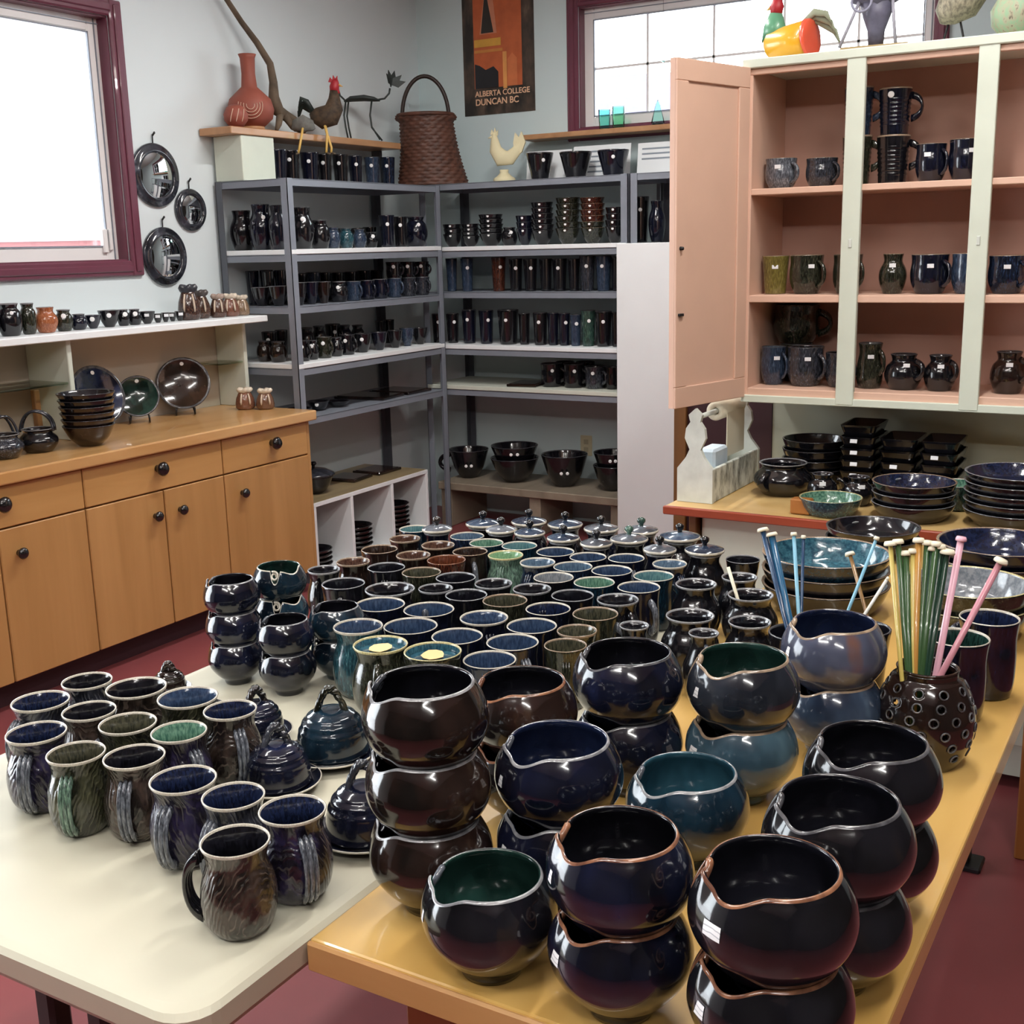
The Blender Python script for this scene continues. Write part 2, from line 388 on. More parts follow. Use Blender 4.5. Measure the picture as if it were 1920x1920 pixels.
FIELD_MUGS = [(-1.687, 2.356, 0.04, 0.112, 'teal', 3.927), (-1.651, 2.262, 0.04, 0.112, 'brn', 3.927), (-1.526, 2.347, 0.042, 0.112, 'gbl', 3.927), (-1.448, 2.31, 0.041, 0.112, 'grn', 5.498), (-1.542, 2.244, 0.042, 0.112, 'brn', 3.665), (-1.645, 2.151, 0.043, 0.112, 'dbr', 3.927), (-1.363, 2.32, 0.042, 0.112, 'teal', 4.189), (-1.541, 2.141, 0.042, 0.112, 'brn', 3.927), (-1.26, 2.307, 0.044, 0.112, 'blu', 5.498), (-1.44, 2.225, 0.041, 0.112, 'dbr', 5.498), (-1.349, 2.233, 0.043, 0.112, 'lgr', 4.974), (-1.448, 2.138, 0.044, 0.112, 'rst', 5.76), (-1.171, 2.297, 0.042, 0.112, 'blu', 5.76), (-1.632, 2.035, 0.04, 0.112, 'brn', 3.403), (-1.534, 2.027, 0.042, 0.112, 'blk', 5.236), (-1.44, 2.028, 0.043, 0.112, 'oli', 4.189), (-1.252, 2.209, 0.042, 0.112, 'gbl', 4.712), (-1.164, 2.21, 0.043, 0.112, 'gbl', 5.498), (-1.089, 2.324, 0.041, 0.112, 'blu', 5.498), (-1.649, 1.952, 0.038, 0.112, 'blk', 4.974), (-1.349, 2.025, 0.043, 0.112, 'blk', 1.047), (-1.074, 2.218, 0.044, 0.112, 'blu', 1.047), (-0.984, 2.323, 0.04, 0.112, 'gbl', 5.76), (-1.161, 2.116, 0.043, 0.112, 'tan', 3.403), (-1.067, 2.12, 0.043, 0.112, 'grn', 5.498), (-1.253, 2.022, 0.042, 0.112, 'blk', 1.571), (-0.976, 2.218, 0.043, 0.112, 'teal', 0.524), (-0.969, 2.128, 0.044, 0.112, 'blu', 5.76), (-1.161, 2.023, 0.042, 0.112, 'blk', 5.498), (-1.169, 1.928, 0.045, 0.112, 'oli', 4.189), (-1.064, 2.017, 0.043, 0.112, 'blk', 3.927), (-0.971, 2.032, 0.044, 0.112, 'blk', 5.76), (-1.065, 1.917, 0.044, 0.112, 'nav', 2.356), (-0.969, 1.929, 0.044, 0.112, 'oli', 0.262), (-1.148, 1.815, 0.049, 0.112, 'blu', 5.498), (-1.042, 1.812, 0.047, 0.112, 'blu', 3.927), (-1.027, 1.716, 0.047, 0.112, 'blu', 5.76), (-0.954, 1.824, 0.039, 0.112, 'oli', 6.021), (-1.379, 1.796, 0.05, 0.112, 'blu', 5.236), (-1.272, 1.811, 0.05, 0.112, 'blu', 2.356), (-1.298, 1.622, 0.048, 0.13, 'blu', 4.451), (-1.245, 1.711, 0.051, 0.112, 'blu', 3.142), (-1.134, 1.7, 0.047, 0.112, 'blu', 3.927), (-1.209, 1.57, 0.051, 0.125, 'tag', 5.236), (-1.106, 1.581, 0.05, 0.125, 'tag', 5.236), (-1.016, 1.62, 0.046, 0.112, 'str', 5.236), (-1.426, 1.893, 0.055, 0.112, 'blk', 4.189), (-1.54, 1.883, 0.046, 0.112, 'blk', 5.236), (-1.259, 1.926, 0.043, 0.112, 'blk', 3.927), (-1.342, 1.938, 0.038, 0.112, 'blk', 4.974), (-0.935, 1.743, 0.038, 0.112, 'oli', 5.236)]
LIDDED = [(-1.536, 2.437, 0.044, 0.125, 'blk', 3.403), (-1.441, 2.503, 0.045, 0.125, 'blk', 1.309), (-1.345, 2.515, 0.044, 0.125, 'blk', 1.047), (-1.244, 2.512, 0.043, 0.125, 'sil', 4.974), (-1.139, 2.447, 0.045, 0.125, 'grn', 3.142), (-1.149, 2.537, 0.042, 0.125, 'grn', 0.785), (-1.041, 2.517, 0.049, 0.125, 'blu', 0.0), (-1.608, 2.338, 0.038, 0.125, 'sil', 1.571), (-1.46, 2.398, 0.038, 0.125, 'sil', 0.785), (-1.381, 2.401, 0.038, 0.125, 'blk', 0.785), (-1.283, 2.389, 0.039, 0.125, 'blk', 0.785), (-1.19, 2.377, 0.038, 0.125, 'sil', 2.094), (-0.943, 2.425, 0.045, 0.125, 'blk', 5.236), (-1.035, 2.386, 0.038, 0.125, 'sil', 2.094)]
BLACK_POTS = [(-0.863, 2.175, 0.049, 0.12, 'blk', 5.236), (-0.802, 2.261, 0.043, 0.12, 'blk', 0.0), (-0.745, 2.167, 0.053, 0.115, 'blk', 5.236), (-0.795, 1.975, 0.053, 0.12, 'blk', 3.403), (-0.689, 2.002, 0.046, 0.115, 'blk', 5.236), (-0.863, 1.875, 0.038, 0.12, 'neck', 5.236), (-0.735, 1.891, 0.038, 0.12, 'neck', 5.236), (-0.868, 2.467, 0.038, 0.1, 'dish', 5.236)]
YARN = [(-0.778, 1.092, 0.076, 3, 'brn'), (-0.793, 1.35, 0.076, 2, 'rst'), (-0.7, 1.5, 0.081, 2, 'nav'), (-0.542, 1.552, 0.081, 2, 'gry'), (-0.471, 1.769, 0.081, 2, 'lil'), (-0.646, 1.184, 0.079, 2, 'nav'), (-0.543, 1.347, 0.081, 1, 'tea'), (-0.306, 1.341, 0.081, 2, 'blk'), (-0.3, 1.172, 0.081, 2, 'blk'), (-0.484, 1.017, 0.076, 2, 'rim'), (-0.643, 1.011, 0.076, 1, 'grn'), (-0.317, 1.006, 0.081, 2, 'rim')]
YARN_L = [(-1.551, 1.567, 0.053, 3, 'nav'), (-1.533, 1.68, 0.053, 3, 'tea'), (-1.425, 1.568, 0.053, 2, 'nav'), (-1.39, 1.675, 0.053, 2, 'tea')]
LU1 = [('vase', -3.966, 4.26, 1.558, 0.059, 0.179, 'blk', 0), ('vase', -3.844, 4.258, 1.558, 0.058, 0.202, 'nav', 1), ('vase', -3.74, 4.25, 1.558, 0.041, 0.195, 'nav', 0), ('vase', -3.71, 4.386, 1.558, 0.056, 0.186, 'blk', 1), ('jar', -3.71, 4.514, 1.558, 0.048, 0.13, 'blk', 0), ('jar', -3.71, 4.607, 1.558, 0.038, 0.097, 'gbl', 0), ('jar', -3.71, 4.71, 1.558, 0.038, 0.093, 'teal', 0), ('jar', -3.71, 4.816, 1.558, 0.036, 0.089, 'gbl', 0), ('jar', -3.71, 4.913, 1.558, 0.033, 0.074, 'blk', 1), ('tumbler', -3.71, 5.049, 1.558, 0.04, 0.157, 'nav', 1), ('tumbler', -3.71, 5.166, 1.558, 0.037, 0.151, 'blk', 1), ('jar', -3.71, 5.309, 1.558, 0.061, 0.154, 'nav', 1)]
LU1b = [('tumbler', -3.86, 4.892, 1.558, 0.037, 0.097, 'blk', 0), ('tumbler', -3.86, 4.998, 1.558, 0.037, 0.098, 'blk', 0), ('tumbler', -3.86, 5.102, 1.558, 0.038, 0.103, 'blk', 0)]
LU2 = [('bowl', -3.862, 4.248, 1.303, 0.048, 0.084, 'blk', 0), ('bowl', -3.762, 4.25, 1.303, 0.047, 0.089, 'blk', 0), ('bowl', -3.7, 4.32, 1.303, 0.042, 0.102, 'blk', 0), ('bowl', -3.7, 4.412, 1.303, 0.037, 0.101, 'nav', 0), ('bowl', -3.7, 4.503, 1.303, 0.037, 0.099, 'brn', 0), ('jar', -3.7, 4.621, 1.303, 0.044, 0.096, 'blk', 1), ('mug', -3.7, 4.734, 1.303, 0.039, 0.092, 'gbl', 0), ('mug', -3.7, 4.847, 1.303, 0.039, 0.093, 'nav', 0), ('mug', -3.7, 4.955, 1.303, 0.04, 0.095, 'nav', 0), ('mug', -3.7, 5.076, 1.303, 0.04, 0.096, 'gbl', 0), ('mug', -3.7, 5.205, 1.303, 0.041, 0.095, 'gry', 0), ('mug', -3.7, 5.328, 1.303, 0.042, 0.094, 'gry', 0)]
LU2b = [('tumbler', -3.937, 4.373, 1.303, 0.032, 0.159, 'nav', 0), ('tumbler', -3.993, 4.334, 1.303, 0.032, 0.157, 'nav', 0), ('tumbler', -3.887, 4.328, 1.303, 0.031, 0.155, 'blk', 0), ('tumbler', -3.882, 4.408, 1.303, 0.029, 0.157, 'nav', 0), ('tumbler', -3.9, 4.57, 1.303, 0.038, 0.137, 'nav', 0), ('tumbler', -3.9, 4.672, 1.303, 0.039, 0.139, 'gbl', 0), ('tumbler', -3.9, 4.764, 1.303, 0.036, 0.135, 'blk', 0), ('tumbler', -3.9, 4.867, 1.303, 0.037, 0.132, 'blk', 0), ('tumbler', -3.9, 4.973, 1.303, 0.037, 0.133, 'nav', 0), ('tumbler', -3.9, 5.083, 1.303, 0.038, 0.135, 'nav', 0), ('tumbler', -3.9, 5.195, 1.303, 0.039, 0.135, 'blk', 0)]
LU3 = [('jar', -3.872, 4.25, 1.042, 0.037, 0.095, 'brn', 0), ('jar', -3.786, 4.25, 1.042, 0.042, 0.095, 'brn', 0), ('mug', -3.7, 4.321, 1.042, 0.037, 0.095, 'blk', 1), ('jar', -3.7, 4.399, 1.042, 0.029, 0.091, 'blk', 1), ('mug', -3.7, 4.483, 1.042, 0.038, 0.1, 'oli', 1), ('jar', -3.7, 4.577, 1.042, 0.035, 0.091, 'blk', 0), ('mug', -3.7, 4.661, 1.042, 0.039, 0.097, 'blk', 1), ('bowl', -3.7, 4.79, 1.042, 0.045, 0.093, 'blk', 1), ('bowl', -3.7, 4.925, 1.042, 0.043, 0.09, 'nav', 0), ('bowl', -3.7, 5.065, 1.042, 0.041, 0.089, 'blk', 0), ('bowl', -3.7, 5.171, 1.042, 0.041, 0.093, 'gbl', 0), ('bowl', -3.7, 5.29, 1.042, 0.042, 0.088, 'blk', 0)]
LU3b = [('tumbler', -3.92, 4.345, 1.042, 0.038, 0.131, 'blk', 1), ('tumbler', -3.92, 4.43, 1.042, 0.032, 0.133, 'blk', 0), ('jar', -3.92, 4.618, 1.042, 0.039, 0.131, 'blk', 0), ('jar', -3.92, 4.714, 1.042, 0.037, 0.133, 'blk', 0), ('mug', -3.92, 4.825, 1.042, 0.04, 0.135, 'blk', 1), ('jar', -3.92, 4.922, 1.042, 0.038, 0.123, 'nav', 0), ('jar', -3.92, 5.031, 1.042, 0.038, 0.116, 'blk', 0), ('tumbler', -3.92, 5.235, 1.042, 0.029, 0.125, 'blk', 0), ('tumbler', -3.92, 5.313, 1.042, 0.03, 0.126, 'blk', 0)]
LU2c = [('mug', -3.7, 5.076, 1.399, 0.04, 0.082, 'blk', 1), ('mug', -3.7, 5.205, 1.398, 0.041, 0.081, 'blk', 1), ('mug', -3.7, 5.328, 1.397, 0.042, 0.08, 'blk', 1)]
BU1 = [('stack', -3.642, 5.56, 1.551, 0.053, 0.119, 'blk', 3), ('stack', -3.528, 5.56, 1.551, 0.049, 0.118, 'blk', 4), ('stack', -3.397, 5.56, 1.551, 0.066, 0.163, 'blk', 5), ('jar', -3.283, 5.56, 1.551, 0.043, 0.093, 'blk', 1), ('stack', -3.19, 5.56, 1.551, 0.045, 0.15, 'nav', 3), ('stack', -3.081, 5.56, 1.551, 0.059, 0.214, 'blk', 6), ('stack', -2.932, 5.56, 1.551, 0.064, 0.231, 'oli', 6), ('stack', -2.79, 5.56, 1.551, 0.063, 0.226, 'rst', 6), ('stack', -2.664, 5.56, 1.551, 0.049, 0.174, 'blk', 4), ('tumbler', -2.524, 5.56, 1.551, 0.045, 0.218, 'blk', 1), ('vase', -2.433, 5.56, 1.551, 0.042, 0.195, 'nav', 0)]
BU2 = [('tumbler', -3.633, 5.52, 1.314, 0.032, 0.173, 'gbl', 0), ('tumbler', -3.532, 5.52, 1.314, 0.035, 0.172, 'gbl', 1), ('tumbler', -3.332, 5.52, 1.314, 0.04, 0.175, 'rst', 1), ('tumbler', -3.226, 5.52, 1.314, 0.037, 0.165, 'blk', 1), ('tumbler', -3.137, 5.52, 1.314, 0.037, 0.164, 'blk', 1), ('tumbler', -3.044, 5.52, 1.314, 0.034, 0.163, 'blk', 0), ('tumbler', -2.962, 5.52, 1.314, 0.039, 0.162, 'blk', 1), ('tumbler', -2.878, 5.52, 1.314, 0.03, 0.16, 'blk', 0), ('tumbler', -2.802, 5.52, 1.314, 0.041, 0.173, 'gry', 1), ('tumbler', -2.709, 5.52, 1.314, 0.041, 0.172, 'gbl', 1), ('tumbler', -2.634, 5.52, 1.314, 0.03, 0.168, 'blk', 0)]
BU3 = [('tumbler', -3.744, 5.53, 1.031, 0.033, 0.158, 'blk', 1), ('tumbler', -3.644, 5.53, 1.031, 0.036, 0.16, 'blk', 1), ('tumbler', -3.535, 5.53, 1.031, 0.041, 0.18, 'nav', 1), ('tumbler', -3.425, 5.53, 1.031, 0.041, 0.178, 'nav', 1), ('tumbler', -3.286, 5.53, 1.031, 0.058, 0.182, 'blk', 1), ('tumbler', -3.186, 5.53, 1.031, 0.031, 0.163, 'blk', 0), ('tumbler', -3.088, 5.53, 1.031, 0.04, 0.168, 'blk', 1), ('tumbler', -3.011, 5.53, 1.031, 0.031, 0.167, 'nav', 0), ('tumbler', -2.944, 5.53, 1.031, 0.031, 0.166, 'nav', 1), ('tumbler', -2.878, 5.53, 1.031, 0.031, 0.159, 'gbl', 1), ('tumbler', -2.804, 5.53, 1.031, 0.039, 0.181, 'grn', 1), ('tumbler', -2.716, 5.53, 1.031, 0.044, 0.177, 'blk', 1), ('tumbler', -2.643, 5.53, 1.031, 0.025, 0.173, 'blk', 0)]
BU4 = [('mug', -3.038, 5.55, 0.81, 0.057, 0.122, 'blk', 1), ('mug', -2.903, 5.55, 0.81, 0.057, 0.124, 'blk', 1), ('mug', -2.777, 5.55, 0.81, 0.056, 0.114, 'gry', 1), ('mug', -2.678, 5.55, 0.81, 0.036, 0.113, 'blk', 0)]
BU4b = [('mug', -3.044, 5.72, 0.81, 0.053, 0.116, 'blk', 0), ('mug', -2.92, 5.72, 0.81, 0.052, 0.118, 'blk', 0)]
BU5 = [('mixbowl', -3.625, 5.62, 0.26, 0.117, 0.16, 'blk', 0), ('mixstack', -3.319, 5.62, 0.26, 0.138, 0.202, 'blk', 0), ('mixbowl', -3.003, 5.62, 0.26, 0.129, 0.173, 'blk', 0), ('mixstack', -2.709, 5.62, 0.26, 0.109, 0.204, 'blk', 0)]
TOP = [('pot', -3.112, 5.6, 1.878, 0.072, 0.136, 'blk', 1), ('pot', -2.902, 5.6, 1.878, 0.085, 0.129, 'blk', 0), ('pot', -2.69, 5.6, 1.878, 0.081, 0.126, 'nav', 1)]
LEDGE = [('tumbler', -3.92, 4.48, 1.867, 0.054, 0.151, 'nav', 0), ('tumbler', -3.92, 4.582, 1.867, 0.043, 0.153, 'blk', 1), ('tumbler', -3.92, 4.72, 1.867, 0.047, 0.151, 'nav', 1), ('tumbler', -3.92, 4.832, 1.867, 0.039, 0.148, 'blk', 1), ('tumbler', -3.92, 4.96, 1.867, 0.04, 0.153, 'blk', 1), ('tumbler', -3.92, 5.084, 1.867, 0.037, 0.153, 'nav', 1), ('tumbler', -3.92, 5.226, 1.867, 0.041, 0.153, 'gbl', 1), ('tumbler', -3.92, 5.369, 1.867, 0.039, 0.159, 'blu', 1)]
HU1 = [('mug', -1.216, 3.74, 1.702, 0.05, 0.091, 'sil', 1), ('mug', -1.087, 3.738, 1.702, 0.049, 0.085, 'gry', 0), ('mug', -0.765, 3.74, 1.702, 0.044, 0.107, 'nav', 1), ('mug', -0.666, 3.74, 1.702, 0.05, 0.114, 'nav', 1)]
HU1s = [('pitcher', -0.988, 3.762, 1.702, 0.047, 0.145, 'oli', 0), ('pitcher', -0.88, 3.76, 1.702, 0.052, 0.139, 'blk', 0)]
HU2 = [('tumbler', -1.223, 3.73, 1.38, 0.043, 0.117, 'olv', 1), ('mug', -1.122, 3.73, 1.38, 0.053, 0.118, 'oli', 1), ('mug', -0.994, 3.73, 1.38, 0.045, 0.118, 'oli', 0), ('vase', -0.858, 3.73, 1.38, 0.041, 0.117, 'oli', 1), ('mug', -0.75, 3.73, 1.38, 0.056, 0.114, 'nav', 1), ('mug', -0.642, 3.73, 1.38, 0.047, 0.115, 'gbl', 0), ('mug', -0.534, 3.73, 1.38, 0.053, 0.107, 'blu', 1)]
HU3 = [('mug', -1.225, 3.74, 1.09, 0.041, 0.121, 'gbl', 1), ('mug', -1.12, 3.74, 1.09, 0.059, 0.123, 'gry', 1), ('mug', -1.01, 3.74, 1.09, 0.046, 0.107, 'gry', 0), ('pitcher', -0.917, 3.74, 1.09, 0.041, 0.138, 'oli', 1), ('jug', -0.815, 3.74, 1.09, 0.056, 0.107, 'blk', 1), ('jug', -0.707, 3.74, 1.09, 0.047, 0.106, 'blk', 1), ('jug', -0.514, 3.74, 1.09, 0.051, 0.121, 'dbr', 1)]
HU3s = [('mug', -1.28, 3.82, 1.09, 0.076, 0.136, 'oli', 0)]
WS = [('jar', -3.87, 2.798, 1.267, 0.036, 0.117, 'blk', 0), ('jar', -3.87, 2.883, 1.267, 0.045, 0.117, 'blk', 1), ('jar', -3.87, 2.964, 1.267, 0.031, 0.114, 'oli', 0), ('vase', -3.87, 3.043, 1.267, 0.044, 0.095, 'rust', 0), ('jar', -3.87, 3.126, 1.267, 0.034, 0.081, 'oli', 1), ('jar', -3.87, 3.196, 1.267, 0.032, 0.06, 'nav', 0), ('bowl', -3.87, 3.265, 1.267, 0.033, 0.052, 'nav', 1), ('bowl', -3.87, 3.347, 1.267, 0.044, 0.066, 'blk', 1), ('jar', -3.87, 3.421, 1.267, 0.026, 0.065, 'blk', 1), ('jar', -3.87, 3.48, 1.267, 0.029, 0.063, 'blk', 1), ('bowl', -3.87, 3.547, 1.267, 0.034, 0.05, 'blk', 1), ('bowl', -3.87, 3.606, 1.267, 0.021, 0.037, 'blk', 1), ('bowl', -3.87, 3.649, 1.267, 0.018, 0.039, 'blk', 1), ('bowl', -3.87, 3.689, 1.267, 0.018, 0.037, 'blk', 1), ('bowl', -3.87, 3.731, 1.267, 0.021, 0.04, 'blk', 1)]
NEEDLES_A = [((-0.348, 1.751, 0.79), (-0.395, 1.782, 1.094), 'gold', 0.0035, 0.013), ((-0.341, 1.756, 0.79), (-0.385, 1.787, 1.097), 'green', 0.0045, 0.012), ((-0.342, 1.756, 0.79), (-0.373, 1.788, 1.08), 'green', 0.005, 0.011), ((-0.342, 1.758, 0.79), (-0.363, 1.79, 1.084), 'gold', 0.004, 0.01), ((-0.342, 1.761, 0.79), (-0.356, 1.792, 1.101), 'amber', 0.005, 0.012), ((-0.342, 1.763, 0.79), (-0.344, 1.794, 1.098), 'green', 0.0045, 0.011), ((-0.342, 1.765, 0.79), (-0.332, 1.796, 1.097), 'green', 0.0055, 0.012), ((-0.339, 1.767, 0.79), (-0.325, 1.798, 1.093), 'dgreen', 0.0045, 0.01), ((-0.338, 1.769, 0.79), (-0.316, 1.8, 1.086), 'dgreen', 0.005, 0.016), ((-0.341, 1.764, 0.79), (-0.337, 1.795, 1.09), 'dgreen', 0.004, 0.01), ((-0.332, 1.792, 0.79), (-0.301, 1.823, 1.102), 'pink', 0.0052, 0.011), ((-0.354, 1.777, 0.79), (-0.242, 1.81, 1.078), 'rose', 0.0048, 0.014)]
NEEDLES_B = [((-0.575, 1.949, 0.79), (-0.668, 2.003, 1.039), 'navy', 0.0055, 0.014), ((-0.573, 1.951, 0.79), (-0.653, 2.006, 1.031), 'blue', 0.0065, 0.015), ((-0.575, 1.959, 0.79), (-0.615, 2.014, 1.034), 'sky', 0.0035, 0.008), ((-0.581, 1.961, 0.79), (-0.598, 2.016, 1.03), 'navy', 0.003, 0.006)]
NEEDLES_C = [((-0.539, 2.039, 0.84), (-0.487, 2.084, 1.024), 'sky', 0.003, 0.007), ((-0.471, 2.045, 0.84), (-0.535, 2.096, 0.987), 'brown', 0.0035, 0.012), ((-0.519, 2.026, 0.84), (-0.467, 2.092, 0.95), 'white', 0.003, 0.004)]

# ------------------------------------------------------------------ the room
def wall_with_holes(name, axis, pos, th, a0, a1, holes, mat):
    """axis 'x': wall in the plane x = pos, running along y; holes (lo, hi, z0, z1)"""
    mb = MB(); cuts = sorted(holes); cur = a0
    def bx(p, q, z0, z1):
        lo, hi = sorted((pos, pos + th))
        if axis == 'x': mb.box(lo, hi, p, q, z0, z1)
        else: mb.box(p, q, lo, hi, z0, z1)
    for lo, hi, z0, z1 in cuts:
        bx(cur, lo, 0, ZC); bx(lo, hi, 0, z0); bx(lo, hi, z1, ZC); cur = hi
    bx(cur, a1, 0, ZC)
    return struct(put(name, mb, mat))


struct(put('floor', MB().box(XW - .12, XR + .12, YF - .12, YBK + .12, -.1, 0), M['floor']))
struct(put('ceiling', MB().box(XW - .12, XR + .12, YF - .12, YBK + .12, ZC, ZC + .1), M['ceil']))
W1 = (2.0, 3.64, 1.527, 2.51)
W3 = (-.5, 1.3, .1, 2.25)
W2 = (-3.02, -1.215, 2.15, 2.755)
wall_with_holes('wall_left', 'x', XW, -.12, YF - .12, YBK + .12, [W1, W3], M['wall_l'])
wall_with_holes('wall_back', 'y', YBK, .12, XW, XR, [W2], M['wall_b'])
wall_with_holes('wall_right', 'x', XR, .12, YF - .12, YBK + .12, [], M['dark_wall'])
wall_with_holes('wall_front', 'y', YF, -.12, XW, XR, [], M['dark_wall'])


def window(name, axis, pos, sgn, hole, nv, nh, label, mun=.006):
    """maroon casing and reveal, white vinyl frame, one glass pane, thin muntins; sgn points outdoors"""
    a0, a1, z0, z1 = hole
    w = bpy.data.objects.new(name, None); COL.objects.link(w); struct(w, label)
    def mk(mb, p, q, d0, d1, zz0, zz1, b=0):
        lo, hi = sorted((pos + sgn * d0, pos + sgn * d1))
        f = mb.cbox if b else mb.box
        ar = (lo, hi, p, q, zz0, zz1) if axis == 'x' else (p, q, lo, hi, zz0, zz1)
        f(*ar, *((b,) if b else ()))
    c = .065
    for k, ar in enumerate(((a0 - c, a0, z0 - c, z1 + c), (a1, a1 + c, z0 - c, z1 + c), (a0, a1, z1, z1 + c), (a0, a1, z0 - c, z0))):
        mb = MB(); mk(mb, ar[0], ar[1], -.022, .0, ar[2], ar[3], .006)
        mk(mb, ar[0] + .018, ar[1] - .018 if k < 2 else ar[1], -.030, -.020, ar[2] + .018, ar[3] - .018, .004)
        put('casing', mb, M['maroon'], w)
    mb = MB()
    mk(mb, a0, a0 + .006, 0, .07, z0, z1); mk(mb, a1 - .006, a1, 0, .07, z0, z1)
    mk(mb, a0, a1, 0, .07, z1 - .006, z1); mk(mb, a0, a1, 0, .07, z0, z0 + .006)
    put('reveal', mb, M['maroon'], w)
    fr = .06
    for ar in ((a0 + fr, a0 + fr + .005, z0 + fr, z1 - fr), (a1 - fr - .005, a1 - fr, z0 + fr, z1 - fr), (a0 + fr, a1 - fr, z1 - fr - .005, z1 - fr), (a0 + fr, a1 - fr, z0 + fr, z0 + fr + .005), (a1 - .028, a1 - .024, z0, z1), (a0, a1, z1 - .028, z1 - .024)):
        mb = MB(); mk(mb, ar[0], ar[1], .05, .06, ar[2], ar[3]); put('gasket', mb, M['steel'], w)
    for ar in ((a0, a0 + fr, z0, z1), (a1 - fr, a1, z0, z1), (a0 + fr, a1 - fr, z1 - fr, z1), (a0 + fr, a1 - fr, z0, z0 + fr)):
        mb = MB(); mk(mb, ar[0], ar[1], .055, .1, ar[2], ar[3], .006); put('sash', mb, M['vinyl'], w)
    mb = MB(); mk(mb, a0 + fr, a1 - fr, .078, .082, z0 + fr, z1 - fr); put('pane', mb, M['glass'], w)
    for i in range(1, nv):
        p = a0 + (a1 - a0) * i / nv; mb = MB(); mk(mb, p - mun, p + mun, .07, .09, z0 + fr, z1 - fr); put('muntin', mb, M['vinyl'], w)
    for i in range(1, nh):
        p = z0 + (z1 - z0) * i / nh; mb = MB(); mk(mb, a0 + fr, a1 - fr, .07, .09, p - mun, p + mun); put('muntin', mb, M['vinyl'], w)
    return w


w1 = window('window_1', 'x', XW, -1, W1, 1, 1, 'maroon framed window over the sideboard')
lt = MB().cbox(XW - .056, XW - .04, 3.55, 3.575, 1.56, 1.66, .004).cbox(XW - .056, XW - .04, 3.585, 3.60, 1.57, 1.66, .004)
put('latch', lt, M['vinyl'], w1)
window('window_2', 'y', YBK, 1, W2, 5, 2, 'maroon framed window above the back shelves', .006)
window('window_3', 'x', XW, -1, W3, 2, 1, 'tall maroon framed glazed opening in the long wall')

# outdoors
snow = plain('pale_ground', '#e9e6e6', .9)
struct(put('ground_outside', MB().box(-90, 90, -90, 90, -.5, -.35), snow))


def house(loc, rz, w, d, h, wall, roof, label):
    t = thing('house', label, 'house', loc, rz)
    put('wall', MB().box(-w / 2, w / 2, -d / 2, d / 2, 0, h), wall, t)
    rf = MB().poly([(-d / 2 - .4, h), (d / 2 + .4, h), (0, h + d * .36)], (-w / 2 - .3, w / 2 + .3), plane='yz')
    put('roof', rf, roof, t)
    for x in (-w * .3, w * .3):
        f = put('window', MB().box(x - .6, x + .6, -d / 2 - .04, -d / 2 + .02, 1.0, 2.3), M['vinyl'], t)
        put('pane', MB().box(x - .5, x + .5, -d / 2 - .06, -d / 2 - .03, 1.1, 2.2), plain('far_pane', '#b9c4d0', .2), f)
    put('door', MB().box(-.5, .5, -d / 2 - .05, -d / 2 + .02, 0, 2.1), M['maroon'], t)
    return t


house((-18.6, 38, -.35), .35, 7, 7, 4.9, plain('house_cream', '#7d786f', .8), plain('house_roof_lilac', '#49465c', .8), 'house with a lilac roof beyond the back window')
house((-44, 33, -.35), 1.0, 14, 8, 2.5, plain('house_pink', '#7a4f4f', .8), plain('house_roof_grey', '#6a6468', .8), 'pinkish house across the street outside the sideboard window')


# ceiling lamps: the room's strip lights
def strip_lamp(x, y, rz, power, where):
    t = thing('strip_lamp', 'white fluorescent strip lamp on the ceiling ' + where, 'ceiling lamp', (x, y, ZC), rz, 'ceiling strip lamps')
    put('housing', MB().cbox(-.62, .62, -.07, .07, -.05, 0, .006), M['vinyl'], t)
    for dy in (-.033, .033):
        put('tube', MB().tube([(-.6, dy, -.062), (.6, dy, -.062)], .013, 10), plain('lit_tube', '#ffffff', .4, emit='#fff6e8', estr=6), t)
    l = bpy.data.lights.new('strip_lamp_light', 'AREA'); l.shape = 'RECTANGLE'; l.size = 1.2; l.size_y = .1
    l.energy = power; l.color = (1, .975, .94)
    o = bpy.data.objects.new('strip_lamp_light', l); COL.objects.link(o)
    o.parent = t; o.location = (0, 0, -.08)


for x, y, p, wh in ((-2.3, 1.2, LAMP * .6, 'over the aisle by the white table'), (-2.4, 3.9, LAMP * 1.3, 'over the aisle by the sideboard'), (.3, .9, LAMP * .7, 'over the near end of the pine table'), (-.6, 2.6, LAMP, 'over the crowded tables'), (-1.1, -.75, LAMP * .9, 'by the door'), (.9, -.75, LAMP * .9, 'over the counter')):
    strip_lamp(x, y, 0.0 if y < 0 else PI / 2, p, wh)

for x, wh in ((-.62, 'toward the aisle'), (-.30, 'toward the counter')):
    t = thing('spot_lamp', 'small round ceiling spot lamp above the pine table front, ' + wh, 'ceiling lamp', (x, -.15, ZC), 0, 'ceiling spot lamps')
    put('canopy', MB().lathe([(0, 0), (.05, 0), (.05, -.02), (.03, -.03), (0, -.03)], 24), M['vinyl'], t)
    put('bulb', MB().lathe([(0, -.03), (.02, -.032), (.035, -.06), (.03, -.085), (0, -.097)], 20), plain('lit_bulb', '#ffffff', .4, emit='#fff6e8', estr=60), t)
    l = bpy.data.lights.new('spot_lamp_light', 'POINT'); l.energy = 14; l.shadow_soft_size = .04; l.color = (1, .97, .92)
    o = bpy.data.objects.new('spot_lamp_light', l); COL.objects.link(o); o.parent = t; o.location = (0, 0, -.15)

